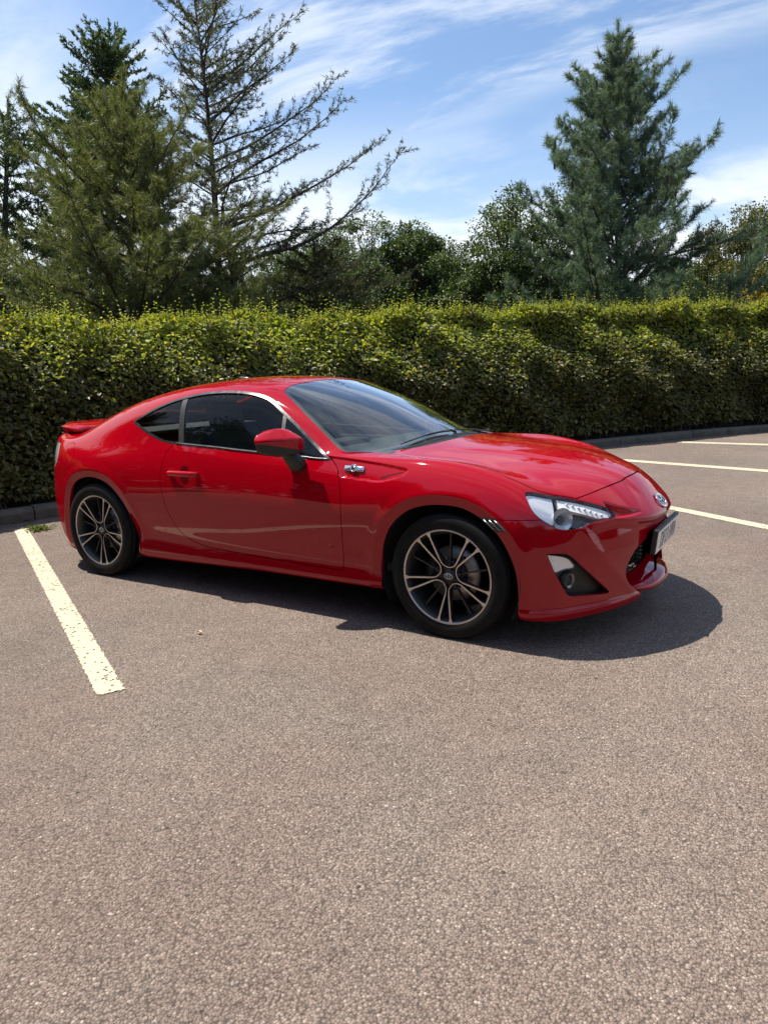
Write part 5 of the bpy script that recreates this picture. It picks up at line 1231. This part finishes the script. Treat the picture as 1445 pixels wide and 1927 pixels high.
# tall thin pine with open crown, trunk leaving the top of the picture
b=gp(430,15.0); H_=hgt(372,-120,15.0)
d_=at(372,-120,15.0)-at(430,470,15.0)
conifer('pine_tree','tall open-crowned pine with a bare dark trunk and long drooping boughs reaching right',b,H_,2.35,lambda f:(1.0 if f<.5 else (1-f)/.5*.75+.25)*.95,NT,47,nl=.085,nw=.014,whorl=.36,elev=(38,2),tuft=11,step=.105,twl=.60,bend=(d_.x,d_.y),r0=.105,droop=.15,first=.2,ntw=1.35,
  asym=lambda a,f:(1.0+.75*math.cos(a-.55)*(1.2-.9*f)) ,sparse=.24,vmin=.5)
# far left open conifer cut by the picture edge
b,H_,bd=stand(2,15,185,15.0)
conifer('larch_tree','loose dark conifer cut by the left edge of the photo',b,H_,3.0,lambda f:(1-f)**.7*(.8+.2*math.sin(f*17))+.03,NS,53,nl=.09,nw=.018,whorl=.42,elev=(40,-5),tuft=12,step=.075,twl=.5,r0=.15,droop=.8,first=.1,ntw=1.5,bend=bd)
# small brownish conifer with low boughs, centre left
b=gp(600,15.5); H_=hgt(600,455,15.5)
conifer('pine_tree','low brownish pine spreading just above the hedge left of centre',b,H_,2.6,lambda f:(1-f)**.5,NBR,59,nl=.12,nw=.013,whorl=.40,elev=(18,0),tuft=16,step=.085,twl=.6,r0=.1,droop=.3,first=.25,ntw=1.2)
b=gp(450,13.0); H_=hgt(450,440,13.0)
conifer('pine_tree','short green pine squeezed between the bushy olive pine and the low brownish pine',b,H_,1.5,lambda f:(1-f)**.6,NG,61,nl=.12,nw=.011,whorl=.36,elev=(40,8),tuft=15,step=.085,twl=.5,r0=.08,first=.1,ntw=1.2)
# broadleaved trees
for (u,vt,d,R_,mt,sd,lab) in [
 (575,425,27,3.2,B2,71,'pale grey-green tree far off behind the boughs of the tall open pine'),
 (700,398,30,3.4,B2,72,'pale rounded far tree at the middle, tallest of the distant clump'),
 (775,415,28,2.0,B1,73,'dark far tree whose round top stands right of the pale distant clump'),
 (822,445,29,1.5,B1,74,'small dark far tree ending the distant clump beside the gap of sky'),
 (876,478,34,2.4,B1,75,'low dark tree filling the gap below the lowest stretch of sky'),
 (640,500,24,1.6,B1,76,'dark low tree under the pale distant clump, just above the hedge'),
 (985,345,25,2.7,B1,77,'dark oak with lobed outline rising left of the blue-green pine'),
 (945,470,24,1.7,B1,78,'dark bushy tree at the foot of the oak, right of the sky gap'),
 (1400,378,30,3.2,B3,79,'rounded olive-green tree at the right edge of the photo'),
 (1432,470,27,2.3,B3,80,'yellowish bushy tree low at the right edge, just above the hedge'),
 (1290,480,30,2.6,B1,81,'dark tree filling in behind the right side of the blue-green pine'),
 (1090,500,25,2.4,B1,82,'dark tree behind the lower left side of the blue-green pine'),
 (60,480,22,2.6,B1,83,'dark tree behind the loose conifer and the olive pine at the left'),
 (330,500,22,2.6,B1,84,'dark tree hidden behind the olive pine, seen through its lower gaps'),]:
    b=gp(u,d); H_=hgt(u,vt,d); broadleaf('broadleaf_tree',lab,b,H_,R_,mt,sd,leaf=.06+.0012*d,clumps=int(62*R_),per=300,cr=.36+.05*R_,z0=.12,trunk_r=.12)
YF=leaf_mat('yellow_blossom',[(.45,.28,.02),(.55,.38,.03),(.12,.14,.03)],.3,.6,.2)
b=gp(1395,22); H_=hgt(1395,522,22); broadleaf('flowering_shrub','shrub with yellow-orange blossom just above the hedge at the right',b,H_,.8,YF,91,leaf=.07,clumps=16,per=120,cr=.22,z0=.4,cat='shrub',trunk_r=.04)
# far wood closing the view
def wood(name,label,pts,h,lm,k,rg,leaf=.30):
    pts=np.array(pts,float); sg=np.concatenate([[0],np.cumsum(np.linalg.norm(np.diff(pts,axis=0),axis=1))]); s=rg.uniform(0,sg[-1],k); x=np.interp(s,sg,pts[:,0]); y=np.interp(s,sg,pts[:,1])
    T_=(h if not callable(h) else h(x))*(.78+.13*np.sin(s*.45)+.09*np.sin(s*1.13+2)+.05*np.sin(s*2.9)); z=T_*rg.uniform(0,1,k)**.75; P=np.stack([x+rg.normal(0,1.2,k),y+rg.normal(0,1.2,k),z],1)
    V,F=leaves(P,rg.normal(size=(k,3)),rg.normal(0,.5,(k,3))+np.array([0,0,1.]),rg.uniform(.7,1.3,k)*leaf,rg.uniform(.5,.8,k)*leaf); tag(mesh_obj(name,V,F,lm,smooth=False),label,'wood',kind='stuff')
q1=at(-300,700,42);q2=at(500,700,42);q3=at(1100,700,44);q4=at(1800,700,40)
wood('far_wood','dark mass of distant woodland closing the view beyond the trees',[(q1.x,q1.y),(q2.x,q2.y),(q3.x,q3.y),(q4.x,q4.y)],6.2,B1,60000,np.random.default_rng(5))
# woodland on the camera's side of the car park (mirrored in the paint)
wood('near_side_wood','woodland on the open side of the car park, seen only mirrored in the paint',[(-30,-6),(-22,-15),(-10,-20),(0,-21),(7,-23),(16,-24),(28,-14),(33,8)],lambda x:np.interp(x,[-2,8],[19,8]),B1,170000,np.random.default_rng(6),leaf=.5)
# weeds and a dropped leaf
WEED=leaf_mat('weed_leaf',[(.06,.10,.015),(.12,.17,.03)],.35,.5,.3)
rg=np.random.default_rng(9); k=120; a=rg.uniform(0,6.28,k); P=np.stack([-3.12+rg.normal(0,.05,k),-.13+rg.normal(0,.05,k),np.full(k,.002)],1); Dn=np.stack([np.cos(a),np.sin(a),rg.uniform(.2,1.2,k)],1); L_=rg.uniform(.03,.07,k); V,F=leaves(P,Dn,np.tile([0,0,1.],(k,1)),L_,L_*.25)
tag(mesh_obj('weed',V,F,WEED,smooth=False),'small tuft of green weed at the kerb end of the painted line','weed')
DRY=mat('dry_leaf',(.62,.45,.30),.8); noise_into(DRY,'Roughness',90,.7,.9)
q=Vector((.0,0,0)); 
for (u,v_,lab) in ((370,1193,'curled dry brown leaf lying on the tarmac in front of the door'),):
    r=Vector(_f)+Vector(_r2)*((u-722.5)/1367.6)-Vector(_u2)*((v_-963.5)/1367.6); t_=-CAM_P[2]/r.z; c=Vector(CAM_P)+r*t_
    V,F=leaves(np.array([[c.x,c.y,.008],[c.x+.02,c.y-.01,.01]]),np.array([[1,.3,.2],[-.4,1,.5]]),np.array([[0,0,1.],[.4,0,1.]]),np.array([.034,.022]),np.array([.02,.014]),.4); tag(mesh_obj('fallen_leaf',V,F,DRY,smooth=False),lab,'leaf')
